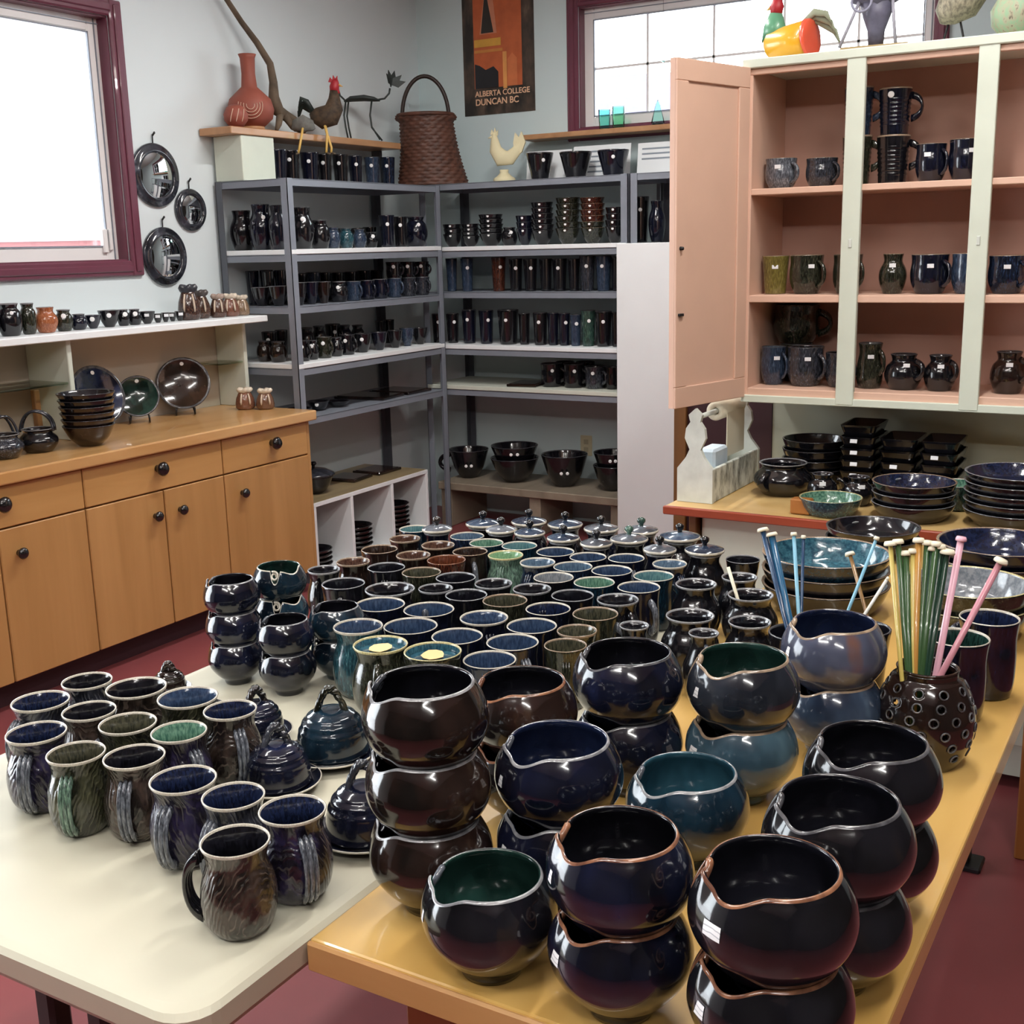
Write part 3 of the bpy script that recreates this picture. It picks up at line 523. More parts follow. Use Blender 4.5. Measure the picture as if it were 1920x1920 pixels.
# ------------------------------------------------------------------ sideboard
sb = thing('sideboard', 'long honey oak sideboard with black knobs under the maroon window', 'sideboard')
FX = -3.515
put('carcass', MB().box(-4.03, FX - .004, 1.42, 4.10, .1, .80), M['oak_v'], sb)
put('end_panel', MB().cbox(-4.03, FX + .012, 4.085, 4.105, .1, .802, .002), M['oak_v'], sb)
put('toe_kick', MB().box(-4.0, FX - .06, 1.45, 4.06, 0, .1), M['kick'], sb)
put('counter', MB().cbox(-4.04, FX + .045, 1.40, 4.125, .802, .847, .006, seg=2), M['oak_top'], sb)
knob_me = MB().lathe([(0, 0), (.011, 0), (.009, .012), (.019, .018), (.021, .026), (.014, .034), (0, .036)], 18).mesh('knob')


def knob(y, z, par, s=1.0):
    put('knob', knob_me, M['knob'], par, (FX + .018, y, z), (0, PI / 2, 0), (s, s, s))


for y0, y1 in ((1.43, 2.125), (2.125, 2.833), (2.833, 3.543), (3.543, 4.083)):
    d = put('drawer', MB().cbox(FX - .004, FX + .018, y0 + .003, y1 - .003, .652, .797, .003), M['oak'], sb)
    knob((y0 + y1) / 2 + (.03 if y0 > 3.5 else 0), .738, d, 1.35)
for y0, y1, yk in ((1.43, 1.78, 1.7), (1.78, 2.125, 1.86), (2.125, 2.462, 2.40), (2.462, 2.833, 2.535), (2.833, 3.21, 3.155), (3.21, 3.543, 3.285), (3.543, 4.083, 3.64)):
    d = put('door', MB().cbox(FX - .004, FX + .018, y0 + .003, y1 - .003, .104, .646, .003), M['oak_v'], sb)
    knob(yk, .555, d)

# shelf rack over the sideboard
rk = thing('shelf_rack', 'white shelf on cream uprights with green glass strips over the sideboard', 'shelf', (0, 0, .847))
put('shelf', MB().cbox(-4.045, -3.75, 1.5, 4.155, .391, .419, .003), M['white'], rk)
put('back_panel', MB().box(-4.046, -4.036, 1.5, 4.12, 0, .391), M['beige'], rk)
for y, x1 in ((3.06, -3.79), (4.10, -3.86)):
    put('upright', MB().cbox(-4.034, x1, y, y + .022, 0, .391, .003), M['cream'], rk)
put('glass_shelf', MB().box(-4.03, -3.80, 2.62, 3.058, .222, .230), M['gglass'], rk)
put('glass_shelf', MB().box(-4.03, -3.87, 3.95, 4.098, .205, .213), M['gglass'], rk)
put('post', MB().cbox(-3.87, -3.845, 2.935, 2.96, 0, .21, .003), M['brownwood'], rk)


# ------------------------------------------------------------------ grey steel shelving
def steel_unit(label, x0, x1, y0, y1, ztop, shelves, front):
    t = thing('shelving_unit', label, 'shelving', (0, 0, 0), 0, 'grey steel shelving units in the corner')
    w, th = .038, .003
    for px, sx in ((x0, 1), (x1, -1)):
        for py, sy in ((y0, 1), (y1, -1)):
            mb = MB()
            xa, xb = sorted((px, px + sx * w)); ya, yb = sorted((py, py + sy * th)); mb.box(xa, xb, ya, yb, 0, ztop)
            xa, xb = sorted((px, px + sx * th)); ya, yb = sorted((py, py + sy * w)); mb.box(xa, xb, ya, yb, 0, ztop)
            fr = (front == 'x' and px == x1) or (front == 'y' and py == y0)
            put('post', mb, M['steel'] if fr else M['steel_d'], t)  # rear posts take the darker steel, their shade is in the colour
    e = .004
    for z, kind in shelves:
        mb = MB(); mb.box(x0 + e, x1 - e, y0 + e, y1 - e, z - .004, z)
        for a in ((x0 + e, x1 - e, y0 + e, y0 + e + .003), (x0 + e, x1 - e, y1 - e - .003, y1 - e), (x0 + e, x0 + e + .003, y0 + e, y1 - e), (x1 - e - .003, x1 - e, y0 + e, y1 - e)):
            mb.box(*a, z - .032, z - .002)
        s = put('shelf', mb, M['steel'], t)
        if kind:
            put('liner_board', MB().cbox(x0 + .008, x1 + .001 if front == 'x' else x1 - .008, y0 - .001 if front == 'y' else y0 + .004, y1 - .008, z, z + .022, .002), M['white'] if kind == 1 else M['cream'], s)
    return t


LUX, LUY = (-4.03, -3.60), (4.17, 5.385)
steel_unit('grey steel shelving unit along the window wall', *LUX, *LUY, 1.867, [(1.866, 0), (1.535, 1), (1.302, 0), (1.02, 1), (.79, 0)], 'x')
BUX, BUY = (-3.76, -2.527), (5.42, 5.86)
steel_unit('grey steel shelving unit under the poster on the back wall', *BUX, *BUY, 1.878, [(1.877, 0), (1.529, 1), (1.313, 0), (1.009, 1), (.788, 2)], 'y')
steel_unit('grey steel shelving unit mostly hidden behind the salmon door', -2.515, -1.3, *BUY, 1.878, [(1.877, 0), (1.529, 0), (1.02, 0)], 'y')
pn = put('white_panel', MB().cbox(-2.573, -1.75, 5.385, 5.405, .02, 1.548, .003), M['white'])
tag(pn, 'tall plain white board standing in front of the back shelving', 'board')

bn = thing('low_bench', 'low weathered bench holding the big mixing bowls under the back shelving', 'bench')
put('top', MB().cbox(-3.715, -2.572, 5.43, 5.85, .215, .258, .004), M['darkplank'], bn)
for x in (-3.675, -3.1, -2.61):
    put('leg', MB().cbox(x - .035, x + .035, 5.45, 5.83, 0, .215, .004), M['darkplank'], bn)

cu = thing('cube_shelf', 'low white cubby shelf with a tan top beside the sideboard', 'shelf')
put('top', MB().cbox(-4.028, -3.605, 4.215, 5.17, .362, .382, .002), wood('cubby_top', '#8b7a5c', '#a8946e', 'Y'), cu)
put('front_edge', MB().cbox(-3.605, -3.60, 4.215, 5.17, .362, .382, .001), M['white'], cu)
for y in (4.215, 4.498, 4.834, 5.15):
    put('divider', MB().cbox(-4.028, -3.60, y, y + .02, .0, .362, .002), M['white'], cu)
put('back', MB().box(-4.03, -4.022, 4.235, 5.15, .02, .362), M['white'], cu)
put('base', MB().box(-4.02, -3.605, 4.235, 5.15, .0, .02), M['white'], cu)

# plank ledge above the left unit
lg = thing('ledge_shelf', 'rough wooden plank ledge on white blocks atop the grey shelving', 'shelf', (0, 0, 1.867))
put('plank', MB().cbox(-4.045, -3.85, 4.11, 5.40, .20, .232, .003), M['plank'], lg)
put('block', MB().cbox(-4.03, -3.86, 4.18, 4.40, .0, .20, .003), M['sage'], lg)
put('block', MB().cbox(-4.03, -3.972, 5.372, 5.395, .0, .20, .003), M['steel_d'], lg)

# sill plank under the back window
sl = put('sill_plank', MB().cbox(-3.30, -1.10, 5.72, 5.878, 2.098, 2.124, .003), M['plank'])
tag(sl, 'narrow wooden plank shelf under the back window', 'shelf')

# wall outlet
oo = thing('wall_outlet', 'ivory wall outlet low on the back wall', 'outlet', (-2.999, YBK, .44))
put('cover_plate', MB().cbox(-.036, .036, -.008, 0, -.058, .058, .003), M['outlet'], oo)
for z in (-.022, .022): put('socket', MB().cbox(-.014, .014, -.011, -.007, z - .014, z + .014, .002), plain('socket', '#b8ae90', .4), oo)

# ------------------------------------------------------------------ tables
ft = thing('folding_table', 'off-white plastic folding table crowded with mugs', 'table')
TX0, TX1, TY0, TY1 = -1.675, -.872, .765, 2.62
mb = MB()
rr = .05
out = []
for cx, cy, a0 in ((TX1 - rr, TY0 + rr, -PI / 2), (TX1 - rr, TY1 - rr, 0), (TX0 + rr, TY1 - rr, PI / 2), (TX0 + rr, TY0 + rr, PI)):
    out += [(cx + rr * math.cos(a0 + k * PI / 12), cy + rr * math.sin(a0 + k * PI / 12)) for k in range(7)]
ctr = ((TX0 + TX1) / 2, (TY0 + TY1) / 2)


def ins(d): return [(x - (d if x > ctr[0] else -d), y - (d if y > ctr[1] else -d)) for x, y in out]


n = len(out); vs = []; fs = []; ms = []
levels = [(ins(.02), .7494), (ins(.006), .748), (out, .742), (out, .716), (ins(.006), .706), (ins(.02), .704)]
for o_, z in levels: vs += [(x, y, z) for x, y in o_]
for i in range(len(levels) - 1):
    for k in range(n): fs.append((i * n + k, (i + 1) * n + k, (i + 1) * n + (k + 1) % n, i * n + (k + 1) % n)); ms.append(0 if i < 2 else 1)
fs.append(tuple(range(n))); ms.append(0); fs.append(tuple((len(levels) - 1) * n + k for k in range(n))); ms.append(1)
mb.v = vs; mb.f = fs; mb.m = ms; mb.sm = [False] * len(fs)
put('tabletop', mb, [M['plastic'], M['plastic_e']], ft)
for y in (1.0, 2.38):
    for x in (-1.24, -1.14) if y < 1.5 else (-1.55, -1.0):
        put('leg', MB().cbox(x - .017, x + .017, y - .017 - .13, y + .017 - .13, 0, .705, .006), M['blackmetal'], ft)
    put('crossbar', MB().tube([(-1.5, y - .13, .3), (-1.04, y - .13, .3)], .012, 8), M['blackmetal'], ft)
put('brace', MB().tube([(-1.19, .87, .62), (-1.19, 1.5, .69)], .012, 8), M['blackmetal'], ft)

wt = thing('wooden_table', 'varnished pine work table carrying the big spiral-cut bowls', 'table')
WX0, WX1, WY0, WY1 = -.866, -.228, .955, 3.2
put('tabletop', MB().cbox(WX0, WX1, WY0 + .002, WY1, .708, .7494, .004, seg=2), M['pine'], wt)
put('front_edge', MB().cbox(WX0 - .001, WX1 + .001, WY0 - .004, WY0 + .004, .709, .748, .003), M['pine_e'], wt)
for x, y in ((-.745, 1.06), (-.33, 1.1), (-.745, 3.02), (-.285, 3.02)):
    put('leg', MB().cbox(x - .035, x + .035, y - .035, y + .035, 0, .708, .004), M['pine_leg'], wt)
put('apron', MB().cbox(-.70, -.37, 1.05, 1.075, .60, .708, .003), M['pine_leg'], wt)
put('apron', MB().cbox(-.78, -.76, 1.1, 3.0, .60, .708, .003), M['pine_leg'], wt)
put('apron', MB().cbox(-.335, -.315, 1.14, 3.0, .60, .708, .003), M['pine_leg'], wt)

bf = thing('black_stand', 'small black metal stand on the floor under the pine table', 'stand', (-.43, 2.9, 0))
put('base', MB().cbox(-.05, .05, -.04, .04, 0, .015, .004), M['blackmetal'], bf)
put('post', MB().cbox(-.02, .02, -.02, .02, .015, .30, .004), M['blackmetal'], bf)
put('cap', MB().cbox(-.035, .035, -.03, .03, .30, .312, .003), M['blackmetal'], bf)

# ------------------------------------------------------------------ desk and hutch
dk = thing('desk', 'desk with a tan top and red stained edge under the pink cupboard', 'desk')
put('top', MB().cbox(-1.41, .45, 3.29, 3.96, .738, .76, .003), M['deskwood'], dk)
put('front_edge', MB().cbox(-1.412, .45, 3.275, 3.291, .735, .761, .003), M['redwood'], dk)
put('back_post', MB().cbox(-1.65, -1.603, 3.925, 3.96, 0, 1.04, .003), M['brownwood'], dk)
put('back_panel', MB().box(-1.603, -1.292, 3.94, 3.955, .3, 1.04), M['kick'], dk)
put('side_panel', MB().cbox(-1.36, -1.335, 3.36, 3.93, 0, .738, .003), M['brownwood'], dk)
put('drawer_front', MB().cbox(-1.325, .40, 3.38, 3.40, .44, .72, .003), M['sage'], dk)
put('drawer_front', MB().cbox(-1.325, .40, 3.38, 3.40, .14, .43, .003), M['sage'], dk)
put('body', MB().box(-1.33, .40, 3.40, 3.93, .04, .735), M['sage'], dk)

hu = thing('cupboard', 'open sage and salmon pink wall cupboard full of mugs above the desk', 'cupboard')
HY0, HY1, HX0, HX1 = 3.62, 3.955, -1.29, .40
put('top', MB().cbox(HX0 - .012, HX1, HY0 - .012, HY1, 2.052, 2.079, .003), M['sage'], hu)
put('back', MB().box(HX0, HX1, HY1 - .012, HY1, 1.06, 2.052), M['pink_shaded'], hu)  # interior shade painted in as a browner pink
put('side', MB().cbox(HX0, HX0 + .018, HY0 + .004, HY1 - .012, 1.06, 2.052, .002), M['pink'], hu)
put('side', MB().cbox(HX1 - .018, HX1, HY0 + .004, HY1 - .012, 1.06, 2.052, .002), M['pink'], hu)
put('shelf', MB().cbox(HX0 + .018, HX1 - .018, HY0 + .004, HY1 - .012, 1.683, 1.702, .002), M['pink'], hu)
put('shelf', MB().cbox(HX0 + .018, HX1 - .018, HY0 + .004, HY1 - .012, 1.358, 1.380, .002), M['pink'], hu)
put('bottom', MB().cbox(HX0 + .018, HX1 - .018, HY0 + .004, HY1 - .012, 1.066, 1.090, .002), M['pink'], hu)
put('bottom_rail', MB().cbox(HX0, HX1, HY0 - .006, HY0 + .014, 1.045, 1.068, .002), M['sage'], hu)
put('top_rail', MB().cbox(HX0, HX1, HY0 + .002, HY0 + .016, 2.034, 2.052, .002), M['pink'], hu)
for x0, x1 in ((-.987, -.933), (-.627, -.573), (-.27, -.216), (.09, .144)):
    s = put('stile', MB().cbox(x0, x1, HY0 - .008, HY0 + .012, 1.05, 2.06, .002), M['sage'], hu)
    put('hinge', MB().cbox((x0 + x1) / 2 - .004, (x0 + x1) / 2 + .006, HY0 - .011, HY0 - .006, 1.52, 1.545, .001), M['crate'], s)
put('backsplash', MB().box(HX0, HX1, HY1 - .012, HY1, .762, 1.06), M['hutch_back'], hu)
dr = put('door', MB().box(0, .355, -.009, .009, 1.062, 2.055), M['pink'], hu, (HX0, HY0 - .006, 0), (0, 0, math.radians(254.5)))
for a in ((0, .355, 1.062, 1.125), (0, .355, 1.995, 2.055), (0, .055, 1.125, 1.995), (.30, .355, 1.125, 1.995)):
    put('door_rail', MB().cbox(a[0], a[1], .008, .016, a[2], a[3], .002), M['pink'], dr)
put('catch', MB().cbox(.325, .345, .016, .024, 1.335, 1.343, .001), M['blackmetal'], dr)
put('catch', MB().lathe([(0, .012), (.005, .01), (.006, 0)], 10), M['blackmetal'], dr, (.335, .016, 1.53), (-PI / 2, 0, 0))

# ------------------------------------------------------------------ pottery meshes (unit radius, unit height)
def vessel(outer, wall, floor=.07, lip=.03, seg=40):
    """outer: (r, z) from foot to rim; slots 0 outside, 1 inside, 2 rim"""
    prof = [(0, outer[0][1], 0)]
    for r, z in outer: prof.append((r, z, 0 if z < 1 - lip else 2))
    rt = outer[-1][0]
    prof[-1] = (rt, 1.0, 2)
    prof.append((rt - wall * .35, 1.012, 2)); prof.append((rt - wall * .8, 1.005, 2))
    inn = [(max(.02, r - wall), z) for r, z in outer if floor < z < .985]
    prof.append((rt - wall, .985, 1))
    for r, z in reversed(inn): prof.append((r, z, 1))
    prof.append((max(.05, inn[0][0] * .9), floor, 1)); prof.append((0, floor * .9, 1))
    return MB().lathe(prof, seg).mesh('body')


def spl(pts, n=26):
    """smooth (Catmull-Rom) resample of profile points"""
    P = [pts[0]] + list(pts) + [pts[-1]]; o = []
    segs = len(pts) - 1
    for i in range(segs):
        a, b, c, d = P[i], P[i + 1], P[i + 2], P[i + 3]
        k = max(2, n // segs)
        for j in range(k):
            t = j / k
            o.append(tuple(.5 * (2 * b[q] + (c[q] - a[q]) * t + (2 * a[q] - 5 * b[q] + 4 * c[q] - d[q]) * t * t + (3 * b[q] - a[q] - 3 * c[q] + d[q]) * t ** 3) for q in (0, 1)))
    o.append(pts[-1]); return [(r, min(max(z, pts[0][1]), pts[-1][1])) for r, z in o]


V = {
    'barrel': vessel(spl([(.6, 0), (.72, .02), (.95, .15), (1.04, .36), (1.0, .56), (.84, .76), (.83, .85), (.95, 1)], 30), .07),
    'mug': vessel(spl([(.78, 0), (.86, .03), (.93, .2), (.95, .5), (.93, .75), (1.0, 1)], 24), .07),
    'cup': vessel(spl([(.6, 0), (.72, .03), (.95, .28), (1.0, .55), (.95, .8), (.98, 1)], 24), .07),
    'tumbler': vessel(spl([(.72, 0), (.78, .02), (.84, .3), (.92, .7), (1.0, 1)], 16), .08, seg=28),
    'vase': vessel(spl([(.6, 0), (.7, .03), (.98, .35), (.95, .6), (.66, .82), (.74, 1)], 24), .1, seg=28),
    'jar': vessel(spl([(.6, 0), (.75, .04), (1.0, .4), (.88, .72), (.66, .86), (.78, 1)], 24), .1, seg=28),
    'bowl': vessel(spl([(.42, 0), (.47, .05), (.72, .35), (.88, .7), (1.0, 1)], 20), .04, seg=32),
    'jug': vessel(spl([(.6, 0), (.72, .03), (1.0, .36), (.9, .66), (.62, .82), (.72, 1)], 24), .08, seg=32),
    'wide': vessel(spl([(.6, 0), (.74, .04), (1.02, .36), (1.0, .6), (.74, .84), (.86, 1)], 24), .07, seg=40),
    'neck': vessel(spl([(.9, 0), (1.05, .04), (1.4, .3), (1.35, .5), (.85, .78), (.82, .9), (1.0, 1)], 26), .1, seg=32),
    'pot': vessel(spl([(.55, 0), (.6, .02), (.8, .5), (1.0, 1)], 14), .06, seg=32),
    'pitcher': vessel(spl([(.72, 0), (.82, .03), (.98, .22), (.95, .5), (.8, .8), (.9, 1)], 24), .08, seg=32),
    'dish': vessel(spl([(.7, 0), (.78, .1), (.9, .45), (.97, .8), (1.0, 1)], 14), .05, seg=48, floor=.18),
}


def ridged():
    o = []
    for k in range(41):
        z = k / 40; r = .78 + .16 * z + (.022 * math.sin(z * 2 * PI * 11) if .15 < z < .8 else 0)
        o.append((r, z))
    return vessel(o, .08, seg=32)


V['ridged'] = ridged()


def arc(n, top, bot, out, r_at=1.0):
    """handle path in the x-z plane, x in radii, z in heights"""
    P = []
    for k in range(n):
        t = k / (n - 1); a = PI * t
        P.append((r_at * .93 + out * math.sin(a) ** .8, 0, top + (bot - top) * (t - .06 * math.sin(2 * a))))
    return P


H = {
    'mug': MB().tube(arc(13, .80, .24, .52), .12, 8, flat=(1.45, .8), nrm=(0, 1, 0)).mesh('handle'),
    'loop': MB().tube(arc(15, .84, .2, .6), .075, 8, flat=(1.5, .8), nrm=(0, 1, 0)).mesh('handle'),
    'jug': MB().tube(arc(13, .84, .34, .60), .10, 8, flat=(1.5, .8), nrm=(0, 1, 0)).mesh('handle'),
}
sh = MB()
for dy, r in ((-.14, .075), (0, .085), (.14, .075)):
    sh.tube([(x, dy, z) for x, _, z in arc(15, .80, .13, .42)], r, 8, flat=(1, .9), nrm=(0, 1, 0))
H['strap'] = sh.mesh('handle')


def patch(rf, z0, z1, a0, a1, n=5, m=4, eps=.0007):
    """small sheet lying on a turned surface r = rf(z)"""
    mb = MB(); vs = []
    for i in range(m + 1):
        z = z0 + (z1 - z0) * i / m
        for j in range(n + 1):
            a = a0 + (a1 - a0) * j / n; r = rf(z) + eps
            vs.append((r * math.cos(a), r * math.sin(a), z))
    fs = [(i * (n + 1) + j, i * (n + 1) + j + 1, (i + 1) * (n + 1) + j + 1, (i + 1) * (n + 1) + j) for i in range(m) for j in range(n)]
    return mb.add(vs, fs, 0, True)


DOT = MB().lathe([(1, 0), (1, .1), (.8, .16), (0, .18)], 14).mesh('price_sticker')
SQ = MB().cbox(-1, 1, -.05, .05, -.62, .62, .03).mesh('price_sticker')


def dot(par, R, z, ang, s=.0085, square=False):
    """price sticker facing outwards at the given angle"""
    o = put('price_sticker', SQ if square else DOT, M['sticker'] if square else M['dot'], par, (R * math.cos(ang), R * math.sin(ang), z), (0, 0, ang + PI / 2) if square else (0, PI / 2, ang), (s, s, s))
    return o


PROF_R = {'tumbler': .9, 'vase': .9, 'jar': .97, 'bowl': .9, 'mug': .95, 'pitcher': .97, 'jug': .98, 'pot': .9, 'cup': 1.0, 'ridged': .92}
COLW = {'blk': 'black', 'nav': 'navy', 'blu': 'blue', 'gbl': 'grey-blue', 'teal': 'teal', 'grn': 'green', 'lgr': 'pale green', 'brn': 'brown', 'dbr': 'dark brown', 'rst': 'rust brown', 'rust': 'orange', 'oli': 'dark olive', 'olv': 'yellow-olive', 'tan': 'tan', 'sil': 'silvery grey', 'gry': 'grey', 'tag': 'sea blue', 'str': 'striped blue', 'lil': 'lilac grey', 'tea': 'dark teal'}
TOCAM = lambda x, y: math.atan2(-y, -x)


def pot(kind, x, y, z, R, h, col, label, cat, group=None, sticker=0, handle=None, hang=None, rim='dark', inside=None, name=None, body=None, stz=.72):
    t = thing(name or kind, label, cat, (x, y, z + .0006), 0, group)
    ic = inside or (col if col in IN else 'blk')
    put('body', V[body or kind], (OUT[col if col in OUT else 'blk'], IN[ic], RIM[rim]), t, (0, 0, 0), (0, 0, random.uniform(0, 6)), (R, R, h))
    if handle:
        put('handle', H[handle], OUT[col if col in OUT else 'blk'], t, (0, 0, 0), (0, 0, hang), (R, R, h))
    if sticker:
        dot(t, R * PROF_R.get(body or kind, .95) + .0005, h * stz, TOCAM(x, y) + random.uniform(-.3, .3), .0095 if y > 3 else .007, square=(z < 1.8 and 3.5 < y < 3.9))
    return t


NM = {'vase': ('vase', 'vase'), 'jar': ('small_jar', 'jar'), 'tumbler': ('tumbler', 'tumbler'), 'bowl': ('small_bowl', 'bowl'), 'mug': ('mug', 'mug'), 'pot': ('tapered_pot', 'pot'), 'pitcher': ('pitcher', 'pitcher'), 'jug': ('jug', 'jug')}


def shelf_row(rows, where, group, frm, rim='dark', cups=False):
    cnt = {}
    for kind, x, y, z, R, h, col, stc in rows:
        cnt[kind] = cnt.get(kind, 0) + 1
    seen = {}
    for kind, x, y, z, R, h, col, stc in rows:
        seen[kind] = seen.get(kind, 0) + 1
        nm, cat = NM[kind]
        word = {'bowl': 'small bowl', 'pot': 'tapered pot'}.get(kind, kind)
        which = f', {ORD[seen[kind]]} {cat} from {frm}' if cnt[kind] > 1 else ''
        lab = f'{COLW[col]} {word} {where}{which}'
        hd = {'mug': 'loop' if cups else 'mug', 'jug': 'jug', 'pitcher': 'jug'}.get(kind)
        pot(kind, x, y, z, R, h, col, lab, cat, group, stc, hd, TOCAM(x, y) + (.72 if cups else random.choice((.8, .95, 1.1))), rim=rim, name=nm, body='cup' if cups and kind == 'mug' else None)


# steel units
L1 = 'the window wall'
shelf_row(LU1, 'on the top white shelf', 'pots on the window-wall shelving', 'the sideboard')
shelf_row(LU1b, 'at the rear of the top white shelf', 'pots on the window-wall shelving', 'the sideboard')
shelf_row(LU2, 'in front on the second window-wall shelf', 'pots on the window-wall shelving', 'the sideboard', 'grey')
shelf_row(LU2b, 'at the rear of the second window-wall shelf', 'pots on the window-wall shelving', 'the sideboard')
shelf_row(LU2c, 'stacked on another mug, second window-wall shelf', 'pots on the window-wall shelving', 'the sideboard')
shelf_row(LU3, 'in front on the third window-wall shelf', 'pots on the window-wall shelving', 'the sideboard')
shelf_row(LU3b, 'at the rear of the third window-wall shelf', 'pots on the window-wall shelving', 'the sideboard')
shelf_row(BU2, 'on the second back-wall shelf', 'tumblers on the back-wall shelving', 'the corner')
shelf_row(BU3, 'on the third back-wall shelf', 'tumblers on the back-wall shelving', 'the corner')
shelf_row(BU4, 'in front on the fourth back-wall shelf', 'mugs on the back-wall shelving', 'the corner')
shelf_row(BU4b, 'behind on the fourth back-wall shelf', 'mugs on the back-wall shelving', 'the corner')
shelf_row([q for q in BU1 if q[0] != 'stack'], 'on the top white back-wall shelf', 'pots on the back-wall shelving', 'the corner')
shelf_row(TOP, 'on the shelving top below the sill', 'tapered pots on the shelving top', 'the cream rooster', 'dark')
shelf_row(LEDGE, 'under the plank ledge', 'tumblers under the plank ledge', 'the white block')
for i, (kind, x, y, z, R, h, col, n) in enumerate([q for q in BU1 if q[0] == 'stack']):
    p = max(h / (n + 1.6), .0145); bh = h - p * (n - 1)
    for k in range(n):
        t = pot('bowl', x + random.uniform(-.003, .003), y, z + p * k, R, bh, col if k > 1 or col != 'rst' else 'oli', f'{COLW[col]} bowl, {ORD[k + 1]} from the bottom in the {ORD[i + 1]} stack on the top back-wall shelf', 'bowl', 'stacked bowls on the back-wall shelving', name='stacked_bowl', rim='tan' if col == 'rst' else 'dark')
        dot(t, R * .945, bh * .86, TOCAM(x, y) - .25, .0065)

# cupboard shelves
shelf_row(HU1, 'on the top cupboard shelf', 'pots in the pink cupboard', 'the pink door', 'tan', True)
for i, (kind, x, y, z, R, h, col, s) in enumerate(HU1s):
    w = 'behind the first stile' if i == 0 else 'in the middle bay'
    pot('pitcher', x, y, z, R, h, col, f'{COLW[col]} ridged pitcher, lower of the stacked pair {w}', 'pitcher', 'pots in the pink cupboard', 0, 'jug', TOCAM(x, y) + 1.35, rim='tan', body='ridged')
    pot('pitcher', x, y, z + h * 1.012, R * .98, h * .95, 'nav' if i else 'gbl', f'dark blue ridged pitcher, upper of the stacked pair {w}', 'pitcher', 'pots in the pink cupboard', 1, 'jug', TOCAM(x, y) + 1.35, rim='tan', body='ridged', stz=.85)
shelf_row(HU2, 'on the middle cupboard shelf', 'pots in the pink cupboard', 'the pink door', 'tan', True)
shelf_row(HU3, 'on the bottom cupboard shelf', 'pots in the pink cupboard', 'the pink door', 'dark', True)
pot('mug', -1.19, 3.865, 1.09, .055, .122, 'oli', 'dark olive mug carrying the big olive cup, bottom cupboard shelf', 'mug', 'pots in the pink cupboard', 0, None, 0, body='cup')
pot('mug', -1.19, 3.862, 1.2140, .075, .125, 'oli', 'big dark olive cup balanced on another mug, bottom cupboard shelf', 'mug', 'pots in the pink cupboard', 0, 'mug', TOCAM(-1.2, 3.85) + 1.4, body='cup')

# white shelf above the sideboard
shelf_row(WS, 'on the white window shelf', 'small pots on the white shelf', 'the near end', 'grey')

# big bowls on the low bench
for i, (kind, x, y, z, R, h, col, s) in enumerate(BU5):
    if kind == 'mixbowl':
        t = pot('bowl', x, y, z, R, h, 'blk', ('black handled mixing bowl at the corner end of the low bench', '', 'black wide mixing bowl alone on the middle of the low bench')[i], 'bowl', 'mixing bowls on the low bench', 0, 'mug' if i == 0 else None, 3.5, name='mixing_bowl')
    else:
        for k in range(2):
            t = pot('bowl', x, y, z + k * h * .34, R * (1 - .03 * k), h * .66, 'blk', f'black mixing bowl, {"upper" if k else "lower"} of the pair {"beside the handled bowl" if i == 1 else "beside the white board"}', 'bowl', 'mixing bowls on the low bench', 0, name='mixing_bowl')
    for a in (-.15, .12): dot(t, R * .95, h * .5 if kind == 'mixbowl' else h * .5, TOCAM(x, y) + a, .009)

# ------------------------------------------------------------------ barrel mugs on the folding table
LML = ['navy-rimless', ] * 0
desc = ['small black-lined barrel mug at the far edge next to a rope handle', 'wide black-lined barrel mug behind the blue streaked one', 'barrel mug with blue streaked inside and tan rim', 'navy-lined barrel mug at the far outer corner of the group', 'black-lined barrel mug in the middle of the group', 'barrel mug with golden brown lining in the middle of the group', 'barrel mug with sea green lining', 'navy-lined barrel mug with braided strap next to the butter dishes', 'navy-lined barrel mug at the outer end of the front row', 'olive barrel mug with speckled belly, second in the front row', 'black-lined barrel mug with brown belly, third in the front row', 'navy barrel mug with purple bands, fourth in the front row', 'navy barrel mug with a white price label, behind the dark brown mug', 'navy barrel mug beside the striped butter dish at the table edge', 'dark brown mug standing alone in front, handle turned outwards']
for (x, y, R, col, a), d in zip(LEFT_MUGS, desc):
    R = max(R, .043)
    i = desc.index(d)
    oc = ['blk', 'blk', 'oli', 'gry', 'blk', 'oli', 'nav', 'blk', 'gry', 'oli', 'brn', 'gbl', 'nav', 'oli', 'brn'][i]
    t = thing('barrel_mug', d, 'mug', (x, y, .75), 0, 'barrel mugs on the folding table')
    put('body', V['barrel'], (CARV[[3, 2, 1, 3, 2, 1, 0, 2, 0, 1, 2, 0, 3, 0, 2][i]], IN[{'blk': 'blk', 'nav': 'nav', 'blu': 'blu', 'oli': 'oli', 'grn': 'grn'}[col]], RIM['pale']), t, (0, 0, 0), (0, 0, i), (R, R, .116))
    ha = a if i != 14 else math.radians(200)
    k14 = 1.12 if i == 14 else 1.0
    put('handle', H['strap'], OUT['sil' if i not in (14, 9) else ('blk' if i == 14 else 'lgr')], t, (0, 0, 0), (0, 0, ha), (R * k14, R * k14, .116))
    bz = random.uniform(.028, .04)
    rfun = lambda z, R=R: R * (1.0 - 1.2 * ((z / .116 - .4) ** 2)) * 1.004
    for q in range(3 if i in (8, 9, 11, 13) else 0):
        a0 = TOCAM(x, y) - .5 + q * .62
        put('glaze_panel', patch(rfun, .03, .068, a0, a0 + .34, eps=.0004), CARV[(0, 1, 3)[(q + i) % 3]], t)
    if i == 12: dot(t, R * .93, .082, TOCAM(x, y) - .65, .011, True)

